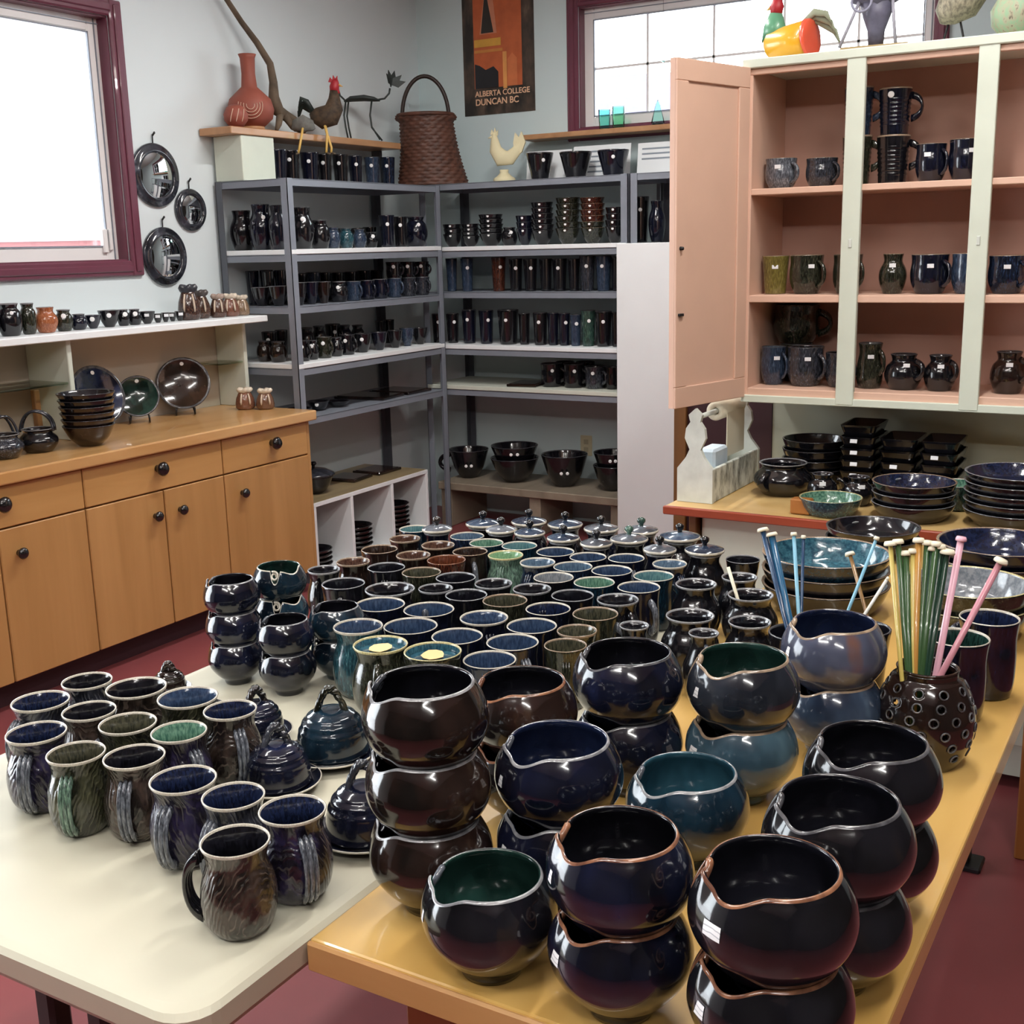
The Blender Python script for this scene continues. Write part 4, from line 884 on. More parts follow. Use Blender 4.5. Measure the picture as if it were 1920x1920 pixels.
# ------------------------------------------------------------------ the crowd of mugs
rows = {}
order = sorted(range(len(FIELD_MUGS)), key=lambda k: FIELD_MUGS[k][1] * .86 - FIELD_MUGS[k][0] * .51)
for k in order: rows.setdefault(int((FIELD_MUGS[k][1] * .86 - FIELD_MUGS[k][0] * .51 - 1.5) / .115), []).append(k)
rown = 0; mug_lab = {}
for r in sorted(rows):
    rown += 1
    for j, k in enumerate(sorted(rows[r], key=lambda q: FIELD_MUGS[q][0])):
        mug_lab[k] = f'{ORD[j + 1]} from the aisle in mug row {ORD[rown]}'
OUTOF = {'blk': 'blk', 'nav': 'nav', 'blu': 'nav', 'gbl': 'blu', 'teal': 'tea', 'grn': 'tea', 'lgr': 'lgr', 'brn': 'brn', 'dbr': 'dbr', 'rst': 'rst', 'oli': 'oli', 'tan': 'blk', 'tag': 'oli', 'str': 'blu'}
RIMOF = {'brn': 'tan', 'dbr': 'tan', 'rst': 'rust', 'blk': 'grey', 'oli': 'tan', 'tag': 'gold', 'lgr': 'gold'}
for k, (x, y, R, h, col, a) in enumerate(FIELD_MUGS):
    lab = f'{COLW[col]} lined mug on the crowded tables, ' + mug_lab[k]
    if k == 40: lab = 'tall blue vase-like tumbler standing at the aisle end of the mug crowd'
    t = thing('stoneware_mug', lab, 'mug', (x, y, .75), 0, 'crowd of mugs on the tables')
    body = 'barrel' if k % 3 == 1 else 'mug'
    oc = OUTOF[col] if k != 40 else 'teal'
    put('body', V[body], (OUT[oc], IN[col if col in IN else 'blu'], RIM[RIMOF.get(col, 'pale')]), t, (0, 0, 0), (0, 0, k), (R, R, h))
    if k != 40:
        put('handle', H['mug' if k % 2 else 'strap'], OUT['sil' if k % 3 == 0 else oc], t, (0, 0, 0), (0, 0, a), (R * .92, R * .92, h))
    if col == 'tag':
        put('tag_paper', MB().poly([(.021 * math.cos(q * PI / 5) * (1, .86)[q % 2], .021 * math.sin(q * PI / 5)) for q in range(10)], (0, .0006), plane='xy'), plain('orange_paper', '#f0bd84' if k == 44 else '#ecc98e', .7, vary=.02), t, (0, 0, h - .006), (.06, .05, k))
        put('jar_filling', MB().lathe([(R * .86, -.002), (R * .5, 0), (0, .001)], 24), IN['tag'], t, (0, 0, h - .010))
for k, (x, y, R, h, col, a) in enumerate(LIDDED):
    n = sum(1 for q in LIDDED if q[0] < x) + 1
    t = thing('lidded_jar', f'{COLW[col]} lidded jar at the back of the mug crowd, {ORD[n]} from the aisle side', 'jar', (x, y, .75), 0, 'lidded jars behind the mugs')
    put('body', V['wide'], (OUT['nav' if k % 2 else 'blk'], IN['blk'], RIM['grey']), t, (0, 0, 0), (0, 0, k), (R, R, h * .93))
    ld = put('lid', MB().lathe([(0, -.004), (R * .72, -.004), (R * .74, .002), (R * .98, .004, 1), (R, .007, 1), (R * .96, .010), (R * .55, .016), (R * .16, .019), (0, .019)], 32), (OUT['sil' if col in ('sil', 'grn') else 'gbl'], RIM['pale']), t, (0, 0, h * .93))
    put('knob', MB().lathe([(.006, 0), (.005, .004), (.0105, .011), (.010, .017), (.004, .021), (0, .022)], 16), OUT['grn' if col == 'grn' else 'blk'], ld, (0, 0, .018))
for k, (x, y, R, h, col, a) in enumerate(BLACK_POTS):
    d = ('glossy black wide-mouthed pot, rearmost beside the blue mugs', 'glossy black pot with low collar near the blue needles', 'black honey pot with a dipper, right before the blue needles', 'large black wide-mouthed pot behind the dark blue spiral bowl', 'black wide pot tucked behind the lilac spiral bowl', 'small narrow-necked black jug behind the navy spiral bowl', 'small narrow-necked jug between the two front pots', 'shallow dark dish at the far end of the mug crowd')[k]
    kd = {'neck': 'neck', 'dish': 'bowl'}.get(col, 'wide')
    sc = .72 if col == 'neck' else 1
    t = thing({'neck': 'small_jug', 'dish': 'small_dish'}.get(col, 'wide_pot'), d, {'neck': 'jug', 'dish': 'dish'}.get(col, 'pot'), (x, y, .75), 0, 'black pots on the pine table')
    put('body', V[kd], (OUT['blk'], IN['blk'], RIM['grey']), t, (0, 0, 0), (0, 0, k), (R * sc, R * sc, h))
    if col == 'neck': put('handle', H['jug'], OUT['sil'], t, (0, 0, 0), (0, 0, a), (R * .85, R * .85, h))
    if k == 2: dot(t, R * .98, h * .7, TOCAM(x, y) + .3, .007)
x, y, R, h, col, a = BLACK_POTS[2]
dp = thing('honey_dipper', 'pale wooden stick leaning in the black honey pot', 'stick', (x - .01, y, .77))
put('stick', MB().tube([(0.02, -.02, .0), (-.045, .02, .14)], .0035, 8), M['towel'], dp)


# ------------------------------------------------------------------ spiral-cut yarn bowls
def yr(z, s=1.0):
    """outer radius of a yarn bowl at height z (metres, full size)"""
    P = YPROF
    for (a, ra), (b, rb) in zip(P, P[1:]):
        if z <= b: return ra + (rb - ra) * (z - a) / (b - a)
    return P[-1][1]


YPROF = [(z, r) for r, z in spl([(.036, 0), (.0385, .005), (.0365, .010), (.0465, .0175), (.0575, .0275), (.0690, .042), (.0765, .056), (.0794, .070), (.0785, .082), (.0755, .094), (.0712, .1035), (.0668, .1115), (.0636, .1165), (.0625, .118)], 60)]
YH = .118


def bump(v, a, b):
    if v <= a or v >= b: return 0.0
    t = (v - a) / (b - a); return math.sin(PI * t) ** 1.3


def yarn_mesh(nz=26):
    wall = .0054
    ang = [-.40 + .02 * k for k in range(41)]
    k = ang[-1] + .05
    while k < 2 * PI - .42: ang.append(k); k += .058
    mb = MB(); cols = []; seg = len(ang)
    for a in ang:
        ph = (a + PI) % (2 * PI) - PI
        slot = bump(ph, -.27, .19) ** .8
        zt = YH - .036 * slot - .013 * bump(ph, .1, 1.45) ** 1.6
        fl = .007 * bump(ph, -.05, .5) * (1 - .4 * slot)
        ring = []
        for i in range(nz + 1):
            z = zt * (i / nz) ** .9
            ring.append((yr(z) + fl * (z / zt) ** 4, z, 0 if z < zt - .0015 else 2))
        rt = yr(zt) + fl
        ring += [(rt - .0012, zt + .0024, 2), (rt - wall * .6, zt + .0028, 1), (rt - wall, zt + .0005, 1)]
        for i in range(14, -1, -1):
            z = .014 + (zt - .014 - .002) * i / 15
            ring.append((max(.03, yr(z) + fl * (z / zt) ** 4 - wall), z, 1))
        cols.append((a, ring))
    m = len(cols[0][1]); vs = []; fs = []; ms = []
    for a, ring in cols: vs += [(r * math.cos(a), r * math.sin(a), z) for r, z, _ in ring]
    for k in range(seg):
        k2 = (k + 1) % seg
        for i in range(m - 1):
            fs.append((k * m + i, k2 * m + i, k2 * m + i + 1, k * m + i + 1)); ms.append(cols[k][1][i][2])
    c0 = len(vs); vs += [(0, 0, .004), (0, 0, .013)]
    for k in range(seg):
        k2 = (k + 1) % seg
        fs.append((c0, k2 * m, k * m)); ms.append(0); fs.append((k * m + m - 1, k2 * m + m - 1, c0 + 1)); ms.append(1)
    mb.v = vs; mb.f = fs; mb.m = ms; mb.sm = [True] * len(fs)
    return mb.mesh('body')


YBODY = yarn_mesh()
cu_path = []; cu_rad = []
for k in range(40):
    t = k / 39; a = PI / 2 + .5 - t * 2 * PI * 1.45; ro = .0125 * (1 - .74 * t)
    u = -.0055 + ro * math.cos(a) + .001 * t; z = YH - .0125 + ro * math.sin(a)
    r = yr(z) - .0032 - .004 * t; cu_path.append((r * math.cos(u / r), r * math.sin(u / r), z)); cu_rad.append(.0042 * (1 - .5 * t))
YCURL = MB().tube(cu_path, cu_rad, 8).mesh('spiral_hook')


def yarn_bowl(x, y, z, s, rz, out, inn, rim, label, sticker=True, sz=.0):
    t = thing('yarn_bowl', label, 'bowl', (x, y, z), rz, 'spiral-cut yarn bowls')
    put('body', YBODY, (OUT[out], IN[inn], RIM[rim]), t, scale=(s, s, s))
    put('spiral_hook', YCURL, RIM[rim] if rim != 'grey' else OUT['sil'], t, scale=(s, s, s))
    if sticker:
        a0 = .28 + sz
        put('price_sticker', patch(yr, .074, .0885, a0, a0 + .28), M['sticker'], t, scale=(s, s, s))
    return t


PITCH_Z = .0915
NOTCH = math.radians(203)
yl = [('in the brown stack at the seam of the tables', 'brn', 'blk', 'grey'), ('with a rust rim behind the brown stack', 'dbr', 'blk', 'rust'), ('in deep blue behind the sea blue bowl', 'nav', 'blk', 'dark'), ('in slate grey and brown on a teal one', 'slb', 'dgr', 'tan'), ('in lilac with an orange splash beside the needle vase', 'lil', 'nav', 'tan'), ('in navy in the middle of the pine table', 'nav', 'nav', 'grey'), ('in dark teal with a tall beak standing singly mid table', 'tea', 'tea', 'grey'), ('in black by the table edge below the needle vase', 'blk', 'blk', 'dark'), ('in black by the table edge, second stack from the front', 'blk', 'blk', 'dark'), ('with a rust rim beside the single green-lined bowl', 'nav', 'blk', 'rust'), ('lined with bottle green standing singly at the table front', 'blk', 'dgr', 'grey'), ('with a rust rim and big label at the front edge', 'blk', 'blk', 'rust')]
for i, ((x, y, R, n, c), (d, oc, ic, rm)) in enumerate(zip(YARN, yl)):
    s = min(max(R, .077), .083) / .0794
    for k in range(n):
        lv = ['', 'lower', 'upper'] if n == 2 else ['', 'lowest', 'middle', 'topmost']
        pos = (lv[k + 1] + ' ') if n > 1 else ''
        o2 = oc
        if c == 'gry' and k == 0: o2 = 'slate'
        if c == 'lil' and k == 0: o2 = 'gbl'
        yarn_bowl(x, y, .75 + PITCH_Z * s * k, s, NOTCH + random.uniform(-.12, .12) - (.25 if i in (0,) else 0), o2, ic, rm, f'{pos}spiral-cut yarn bowl {d}', sticker=i not in (0, 1, 2), sz=.28 if i == 11 and k else random.uniform(-.05, .1))
yl2 = ['in black navy at the aisle edge of the folding table', 'with teal rim behind the black navy stack', 'in navy, front stack by the butter dishes', 'in dark teal hidden behind the tall blue tumbler']
for i, (x, y, R, n, c) in enumerate(YARN_L):
    s = R / .0794
    for k in range(n):
        lv = ['', 'lower', 'upper'] if n == 2 else ['', 'lowest', 'middle', 'topmost']
        yarn_bowl(x, y, .75 + PITCH_Z * s * k, s, math.radians(190) + (2.0 if i == 1 else 0), c, 'blk' if i != 1 else 'dgr', 'grey' if i != 1 else 'pale', f'{lv[k + 1]} small spiral-cut yarn bowl {yl2[i]}', sticker=(i == 2))

# ------------------------------------------------------------------ butter dishes with rope handles
def rope(p0, p1, lift, r=.0045, n=28, parent=None, mat=None):
    a = Vector(p0); b = Vector(p1); mb = MB(); d = (b - a)
    side = d.cross(Vector((0, 0, 1))).normalized()
    for s in (0, PI):
        P = []
        for k in range(n + 1):
            t = k / n; c = a + d * t + Vector((0, 0, lift * math.sin(PI * t)))
            w = t * 2 * PI * 4 + s
            P.append(c + (side * math.cos(w) + Vector((0, 0, 1)) * math.sin(w)) * r * .55)
        mb.tube(P, r * .8, 6)
    return put('rope_handle', mb, mat or M['rope'], parent)


def dome_prof(R, h):
    o = []
    for k in range(37):
        t = k / 36; z = h * math.sin(t * PI / 2) ** .9; r = R * math.cos(t * PI / 2) ** .62
        r += .0008 * math.sin(t * 40) if .3 < t < .75 else 0
        o.append((max(r, 0) if k < 36 else 0, z))
    return o


for i, (x, y, R, c, d) in enumerate(((-1.165, 1.375, .058, 'tea', 'sea blue butter dish with an olive rope handle'), (-1.325, 1.375, .044, 'nav', 'navy butter dish with a brown rope handle next to the small yarn bowls'), (-1.168, 1.248, .05, 'nav', 'navy striped butter dish between the barrel mugs and the sea blue dish'), (-.955, 1.185, .055, 'nav', 'navy striped butter dish at the seam beside the brown bowl stack'), (-1.612, 1.452, .03, 'dbr', 'dark lidded dish with a braided handle at the aisle edge'))):
    t = thing('butter_dish', d, 'butter dish', (x, y, .75), 0, 'butter dishes on the folding table')
    put('saucer', MB().lathe([(0, 0), (R * .8, 0), (R * 1.0, .006), (R * 1.28, .014, 1), (R * 1.31, .0165, 1), (R * 1.27, .017), (R * .95, .009), (0, .008)], 40), (OUT['nav'], RIM['pale']), t)
    oc = c
    put('dome', MB().lathe([(0, .012)] + [(r, z + .0125) for r, z in dome_prof(R, R * 1.25)], 40), OUT[oc], t)
    o = rope((-R * .5, 0, R * 1.08), (R * .5, 0, R * 1.08), R * .95, r=.0062, parent=t, mat=OUT[('oli', 'brn', 'gry', 'gry', 'brn')[i]])
    o.rotation_euler = (0, 0, (.6, 1.2, .9, .7, .5)[i])


# ------------------------------------------------------------------ plates and shallow bowls on the pine table end
def dish(x, y, z, R, h, oc, ic, rim, label, name='shallow_bowl', cat='bowl', stk=False, body='dish', sang=None):
    t = thing(name, label, cat, (x, y, z), 0, 'plates and shallow bowls near the desk')
    put('body', V[body], (OUT[oc], IN[ic], RIM[rim]), t, (0, 0, 0), (0, 0, random.uniform(0, 6)), (R, R, h))
    if stk:
        a = TOCAM(x, y) + PI + .5
        put('price_sticker', DOT, M['dot'], t, (R * .8 * math.cos(a), R * .8 * math.sin(a), h * .72), (0, .5, a), (.009, .009, .006))
    return t


for k in range(3):
    dish(-.69, 2.50, .75 + .034 * k, .138, .062, 'blk' if k < 2 else 'tea', 'blk' if k < 2 else 'tag', 'tan', f'wide shallow serving bowl, {("bottom", "middle", "sea blue top")[k]} of the stack by the blue needles')
for k in range(2):
    dish(-.386, 2.45, .75 + .042 * k, .122, .072, 'oli', 'tan', 'gold', f'brown-grey bowl with golden rim, {("lower", "upper")[k]} of the pair behind the pink needles')
for k in range(3):
    dish(-.37, 2.745, .75 + .036 * k, .135, .06, 'nav', 'nav', 'tan', f'navy serving bowl, {("bottom", "middle", "top")[k]} of the stack behind the golden-rimmed bowls')
for k in range(2):
    dish(-.715, 3.02, .75 + .028 * k, .118, .045, 'blk', 'blk', 'dark', f'black flat dish, {("lower", "upper")[k]} of the pair at the far table end', stk=(k == 1))
dish(-.925, 3.378, .762, .09, .05, 'teal', 'grn', 'gold', 'shallow green glazed bowl at the front edge of the desk')
for k in range(3):
    dish(-.70, 3.42, .762 + .03 * k, .116, .048, 'blk', 'nav' if k == 2 else 'blk', 'tan' if k == 2 else 'grey', f'black plate, {("bottom", "middle", "top")[k]} of the short stack on the desk', name='plate', cat='plate', stk=(k == 2))
for k in range(5):
    dish(-.43, 3.45, .762 + .026 * k, .14, .046, 'blk', 'nav', 'grey', f'large black plate, {ORD[5 - k]} from the top of the tall desk stack', name='plate', cat='plate')
dish(-.615, 3.60, .762, .068, .075, 'grn', 'grn', 'pale', 'grey-green bowl behind the tall plate stack', stk=True)
for k in range(4):
    dish(-1.105, 3.82, .762 + .032 * k, .105, .05, 'blk', 'blk', 'dark', f'black plate, {("bottom", "second", "third", "top")[k]} of the stack behind the casserole', name='plate', cat='plate')
cs = thing('casserole', 'black round casserole with lug handles beside the white caddy', 'casserole', (-1.14, 3.60, .762), .9)
put('body', V['wide'], (OUT['blk'], IN['blk'], RIM['grey']), cs, scale=(.088, .088, .10))
for a in (.3, .3 + PI): put('handle', H['mug'], OUT['blk'], cs, rot=(0, 0, a), scale=(.075, .075, .09))
for j, (x, y, d) in enumerate(((-.995, 3.535, 'shiny black jug in front of the tray stacks'), (-.885, 3.53, 'small black jug with white sticker before the tray stacks'))):
    pot('jug', x, y, .762, .045, .085, 'blk', d, 'jug', 'small jugs on the desk', 1, 'jug', TOCAM(x, y) + 1.4, name='jug')
br = MB().cbox(-.03, .03, -.02, .02, 0, .045, .004)
tag(put('wooden_block', br, M['pine_leg'], None, (-1.0, 3.345, .762)), 'small brown wooden block on the desk beside the green bowl', 'block')
# rectangular trays in stacks
tray = MB()
ol = lambda w, d, r: [(sx * (w - r) + r * math.cos(a0 + k * PI / 8), sy * (d - r) + r * math.sin(a0 + k * PI / 8)) for sx, sy, a0 in ((1, 1, 0), (-1, 1, PI / 2), (-1, -1, PI), (1, -1, 3 * PI / 2)) for k in range(5)]
lev = [(ol(.045, .075, .012), 0), (ol(.055, .088, .016), .03), (ol(.0565, .0895, .016), .036), (ol(.053, .086, .014), .036), (ol(.043, .073, .012), .008)]
nn = len(lev[0][0]); tv = []; tf = []
for o_, z in lev: tv += [(x, y, z) for x, y in o_]
for i in range(len(lev) - 1):
    for k in range(nn): tf.append((i * nn + k, i * nn + (k + 1) % nn, (i + 1) * nn + (k + 1) % nn, (i + 1) * nn + k))
tf.append(tuple(range(nn - 1, -1, -1))); tf.append(tuple(4 * nn + k for k in range(nn)))
TRAY = tray.add(tv, tf).mesh('body')
for j, (x, n) in enumerate(((-.93, 6), (-.808, 5), (-.686, 5))):
    for k in range(n):
        t = thing('loaf_dish', f'black rectangular loaf dish, {ORD[n - k]} from the top in the {("stack nearest the casserole", "middle stack", "stack nearest the grey-green bowl")[j]}', 'dish', (x, 3.76, .762 + k * .0362), random.uniform(-.03, .03), 'stacked loaf dishes on the desk')
        put('body', TRAY, OUT['blk'], t)
        if (j == 0 and 0 < k < 5) or (j == 1 and k in (1, 2)) or (j == 2 and k == 3):
            put('price_sticker', SQ, M['sticker'], t, (-.01, -.089, .024), (-.35, 0, 0), (.011, .011, .011))

# white caddy with paper roll
cd = thing('wooden_caddy', 'distressed white wooden caddy with turned end boards on the desk', 'caddy', (-1.342, 3.36, .761))
prof = [(-.058, 0), (.058, 0), (.058, .105), (.03, .14), (.018, .165), (.034, .2), (.03, .23), (.016, .25), (.022, .272), (.0, .292), (-.022, .272), (-.016, .25), (-.03, .23), (-.034, .2), (-.018, .165), (-.03, .14), (-.058, .105)]
for y in (0, .42):
    put('end_board', MB().poly(prof, (y, y + .016)), M['crate'], cd)
for x in (-.056, .044):
    put('side_board', MB().cbox(x, x + .012, .017, .419, .0, .105, .002), M['scuffed'], cd)
put('bottom', MB().box(-.044, .044, .017, .419, .0, .01), M['crate'], cd)
put('rod', MB().tube([(0, .02, .262), (0, .419, .262)], .008, 10), M['crate'], cd)
pr_ = thing('paper_roll', 'cream paper roll hanging on the caddy rod', 'paper roll', (-1.342, 3.36, .761 + .262))
put('roll', MB().lathe([(.012, 0), (.03, 0), (.03, .2), (.012, .2), (.012, 0)], 24), M['towel'], pr_, (0, .37, 0), (PI / 2, 0, 0))
put('loose_end', MB().cbox(.026, .029, .20, .36, -.15, .0, .001), M['towel'], pr_)
tg = put('paper_pack', MB().cbox(-.03, .03, .05, .17, 0, .14, .008), plain('pale_blue_pack', '#c4d2dc', .6, vary=.1, scale=20), None, (-1.342, 3.40, .7725), (0, 0, 0))
tag(tg, 'pale blue paper pack standing inside the white caddy', 'paper')

# ------------------------------------------------------------------ needle pots
pv = thing('pierced_vase', 'round black vase pierced with many holes holding knitting needles', 'vase', (-.334, 1.80, .75), 0)
def vr(z):
    t = z / .15
    return .042 + .032 * math.sin(min(1, max(0, t * .93 + .07)) * PI) ** .8 if t < .93 else .0455
holes = []
for i, (z, n, o_) in enumerate(((.026, 10, 0), (.047, 12, .5), (.068, 13, 0), (.089, 13, .5), (.109, 12, 0), (.128, 10, .5))):
    for k in range(n): holes.append((2 * PI * (k + o_) / n, z))
mb = MB(); seg, nz = 120, 64; vs = []
for i in range(nz + 1):
    z = .15 * i / nz
    vs += [(vr(z) * math.cos(2 * PI * k / seg), vr(z) * math.sin(2 * PI * k / seg), z) for k in range(seg)]
fs = []
for i in range(nz):
    for k in range(seg):
        z = .15 * (i + .5) / nz; a = 2 * PI * (k + .5) / seg; r = vr(z)
        if any(((abs((a - ha + PI) % (2 * PI) - PI) * r) ** 2 + (z - hz) ** 2) < .0062 ** 2 for ha, hz in holes): continue
        fs.append((i * seg + k, i * seg + (k + 1) % seg, (i + 1) * seg + (k + 1) % seg, (i + 1) * seg + k))
mb.add(vs, fs, 0, True)
mb.lathe([(vr(0), 0), (vr(0) - .004, .004), (0, .004)], 40)
mb.lathe([(.0455, .15), (.047, .153), (.0445, .155), (.042, .15)], 40)
body_pv = put('body', mb, OUT['dbr'], pv)
sol = body_pv.modifiers.new('wall', 'SOLIDIFY'); sol.thickness = .004; sol.offset = -1
rg = MB()
for ha, hz in holes:
    r = vr(hz) + .0003; c = Vector((r * math.cos(ha), r * math.sin(ha), hz)); e1 = Vector((-math.sin(ha), math.cos(ha), 0))
    dr_ = (vr(hz + .003) - vr(hz - .003)) / .006
    e2 = Vector((math.cos(ha) * dr_, math.sin(ha) * dr_, 1)).normalized()
    P = [c + (e1 * math.cos(2 * PI * k / 12) + e2 * math.sin(2 * PI * k / 12)) * .0068 for k in range(13)]
    rg.tube(P, .0015, 5, cap=False)
hr = put('hole_rims', rg, RIM['dark'], pv); hr['kind'] = 'stuff'
NC = {'gold': '#c4b060', 'green': '#34522f', 'amber': '#b58440', 'dgreen': '#1d3a2c', 'pink': '#e8b4c4', 'rose': '#c88a96', 'navy': '#173a5c', 'blue': '#22587c', 'sky': '#7db4cc', 'brown': '#8a6a44', 'white': '#dcdcd4'}
NW = {'gold': 'golden', 'green': 'green', 'amber': 'amber', 'dgreen': 'dark green', 'pink': 'pale pink', 'rose': 'dusty rose', 'navy': 'navy blue', 'blue': 'bright blue', 'sky': 'sky blue', 'brown': 'brown', 'white': 'white'}
NM_ = {k: plain('needle_' + k, v, .25, coat=.4, vary=.05) for k, v in NC.items()}
capm = plain('needle_cap', '#ece4cc', .4)
for tabl, where in ((NEEDLES_A, 'in the pierced vase'), (NEEDLES_B, 'in the dark needle jar'), (NEEDLES_C, 'leaning from the small jar')):
    tot = {}
    for q in tabl: tot[q[2]] = tot.get(q[2], 0) + 1
    num = {}
    for b, h, c, r, hw in tabl:
        num[c] = num.get(c, 0) + 1
        wh = f', {ORD[num[c]]} of its colour' if tot[c] > 1 else ''
        t = thing('knitting_needle', f'{NW[c]} knitting needle standing {where}{wh}', 'knitting needle', b, 0, 'knitting needles')
        d = Vector(h) - Vector(b)
        put('shaft', MB().tube([(0, 0, 0), d * .06, d], [r * .3, r, r], 10), NM_[c], t)
        up_ = d.normalized()
        put('cap', MB().tube([d - up_ * .001, d + up_ * .002, d + up_ * .0055], [hw * .75, hw * .75, hw * .62], 14), capm if c not in ('pink',) else NM_['pink'], t)
pot('jar', -.588, 1.967, .75, .052, .12, 'blk', 'dark jar holding the blue knitting needles behind the lilac bowl', 'jar', None, 0, None, 0, name='needle_jar', body='tumbler')
pot('jar', -.497, 2.055, .75, .05, .115, 'blk', 'small dark jar with three thin sticks behind the lilac bowl', 'jar', None, 0, None, 0, name='needle_jar', body='tumbler')
for (x, y, d, ic) in ((-.297, 2.135, 'tall navy mug with ochre swirl at the table edge behind the pierced vase', 'nav'), (-.325, 2.0, 'tall navy mug with green lining just behind the pierced vase', 'dgr')):
    t = pot('tumbler', x, y, .75, .051, .14, 'nav', d, 'mug', 'tall mugs by the pine table edge', 0, 'mug', TOCAM(x, y) - 1.9, rim='pale', inside=ic, name='tall_mug', body='mug')

# ------------------------------------------------------------------ on the sideboard
Z0 = .848
for k, (x, y, d) in enumerate(((-3.72, 2.835, 'dark ceramic basket with arched handle beside the bowl stack'), (-3.72, 2.685, 'dark ceramic basket with arched handle at the near end of the sideboard'), (-3.80, 2.55, 'dark ceramic basket mostly cut off at the near end of the sideboard'))):
    t = thing('ceramic_basket', d, 'basket', (x, y, Z0), 0, 'ceramic baskets on the sideboard')
    put('body', V['wide'], (OUT['blk' if k == 0 else 'gry'], IN['blk'], RIM['grey']), t, scale=(.068, .068, .085))
    for s in (-.012, .012):
        put('handle', MB().tube([(.06 * math.cos(a), s + .006 * math.sin(3 * a), .075 + .075 * math.sin(a)) for a in [PI * q / 18 for q in range(19)]], .005, 7), OUT['gry'], t, rot=(0, 0, .6 + k))
for k in range(6):
    pot('bowl', -3.65, 3.01, Z0 + .0245 * k, .097 + .002 * k, .078, 'dbr' if k < 4 else 'blk', f'dark ribbed bowl, {ORD[6 - k]} from the top of the sideboard stack', 'bowl', 'stacked bowls on the sideboard', 1 if k == 5 else 0, name='stacked_bowl', rim='dark', stz=.9)


def plate_on_stand(x, y, R, oc, ic, lab, yaw, stand=True, tilt=1.25):
    t = thing('display_plate', lab, 'plate', (x, y, Z0), yaw, 'display plates on the sideboard')
    zc = R * math.sin(tilt) + .022
    put('plate', MB().lathe([(0, -.004), (R * .6, -.004), (R * .95, .014), (R, .019, 1), (R * .985, .022, 1), (R * .9, .0175, 2), (R * .62, .003, 2), (0, .0, 2)], 48), (OUT[oc], RIM['dark'], IN[ic]), t, (0, 0, zc), (0, tilt, 0))
    put('price_sticker', DOT, M['dot'], t, (-R * .74 * math.cos(tilt) + .022, 0, zc + R * .76), (0, tilt, 0), (.0085, .0085, .004))
    return t


def plate_stand(x, y, yaw, lab):
    t = thing('plate_stand', lab, 'plate stand', (x, y, Z0), yaw, 'plate stands on the sideboard')
    for s in (-.04, .04):
        put('leg', MB().tube([(.06, s, .035), (.052, s, .012), (.03, s, .004), (-.04, s, .004), (-.055, s * .6, .1)], .004, 6), M['blackmetal'], t)
    put('crossbar', MB().tube([(-.045, -.04, .03), (-.045, .04, .03)], .004, 6), M['blackmetal'], t)


plate_on_stand(-3.955, 3.80, .118, 'dbr', 'dbr', 'large dark red-brown plate standing upright on a wire stand', -.75)
plate_on_stand(-3.955, 3.535, .09, 'tea', 'dgr', 'small dark green plate standing upright on a wire stand', -.75)
plate_on_stand(-3.94, 3.30, .125, 'blk', 'nav', 'navy plate leaning behind the ribbed bowl stack', -.1)
plate_stand(-3.945, 3.79, -.75, 'black wire stand under the large red-brown plate')
plate_stand(-3.945, 3.525, -.75, 'black wire stand under the small green plate')


def pouch(x, y, z, s, c1, lab, cap='#d8cbb8', tall=1.0):
    t = thing('ceramic_pouch', lab, 'ornament', (x, y, z), TOCAM(x, y), 'brown and cream ceramic pouches')
    put('body', MB().lathe([(0, 0), (.85, 0), (1.08, .1), (1.12, .3), (1.0, .6), (.75, .85), (.55, 1.0), (0, 1.02)], 24, ay=1.0, ax=.8), glaze('pouch_glaze_' + str(len(bpy.data.materials)), c1, '#5a3a2c', '#b89a84', scale=22), t, scale=(.042 * s, .042 * s, .085 * s * tall))
    mb = MB(); n = 48; vs = []
    for i, (r, zz) in enumerate(((.55, .86), (.95, .96), (1.05, 1.06), (.85, 1.16), (.3, 1.14))):
        vs += [((r + .1 * math.sin(5 * a + i * .4)) * math.cos(a) * .8, (r + .1 * math.sin(5 * a + i * .4)) * math.sin(a), zz + .03 * math.sin(5 * a)) for a in [2 * PI * k / n for k in range(n)]]
    fs = [(i * n + k, i * n + (k + 1) % n, (i + 1) * n + (k + 1) % n, (i + 1) * n + k) for i in range(4) for k in range(n)]
    mb.add(vs, fs, 0, True)
    put('ruffled_top', mb, plain('cream_slip_' + str(len(bpy.data.materials)), cap, .4, coat=.3), t, scale=(.036 * s, .036 * s, .085 * s * tall))
    for q in (-.4, .45):
        put('drip', MB().tube([(.8 * .045 * s * math.cos(q) * f, .045 * s * math.sin(q) * f, .085 * s * tall * zz) for f, zz in ((.8, .86), (1.02, .66), (1.14, .42), (1.14, .28))], [.004, .005, .005, .003], 6), plain('cream_drip', '#cbb8a4', .4), t)
    return t


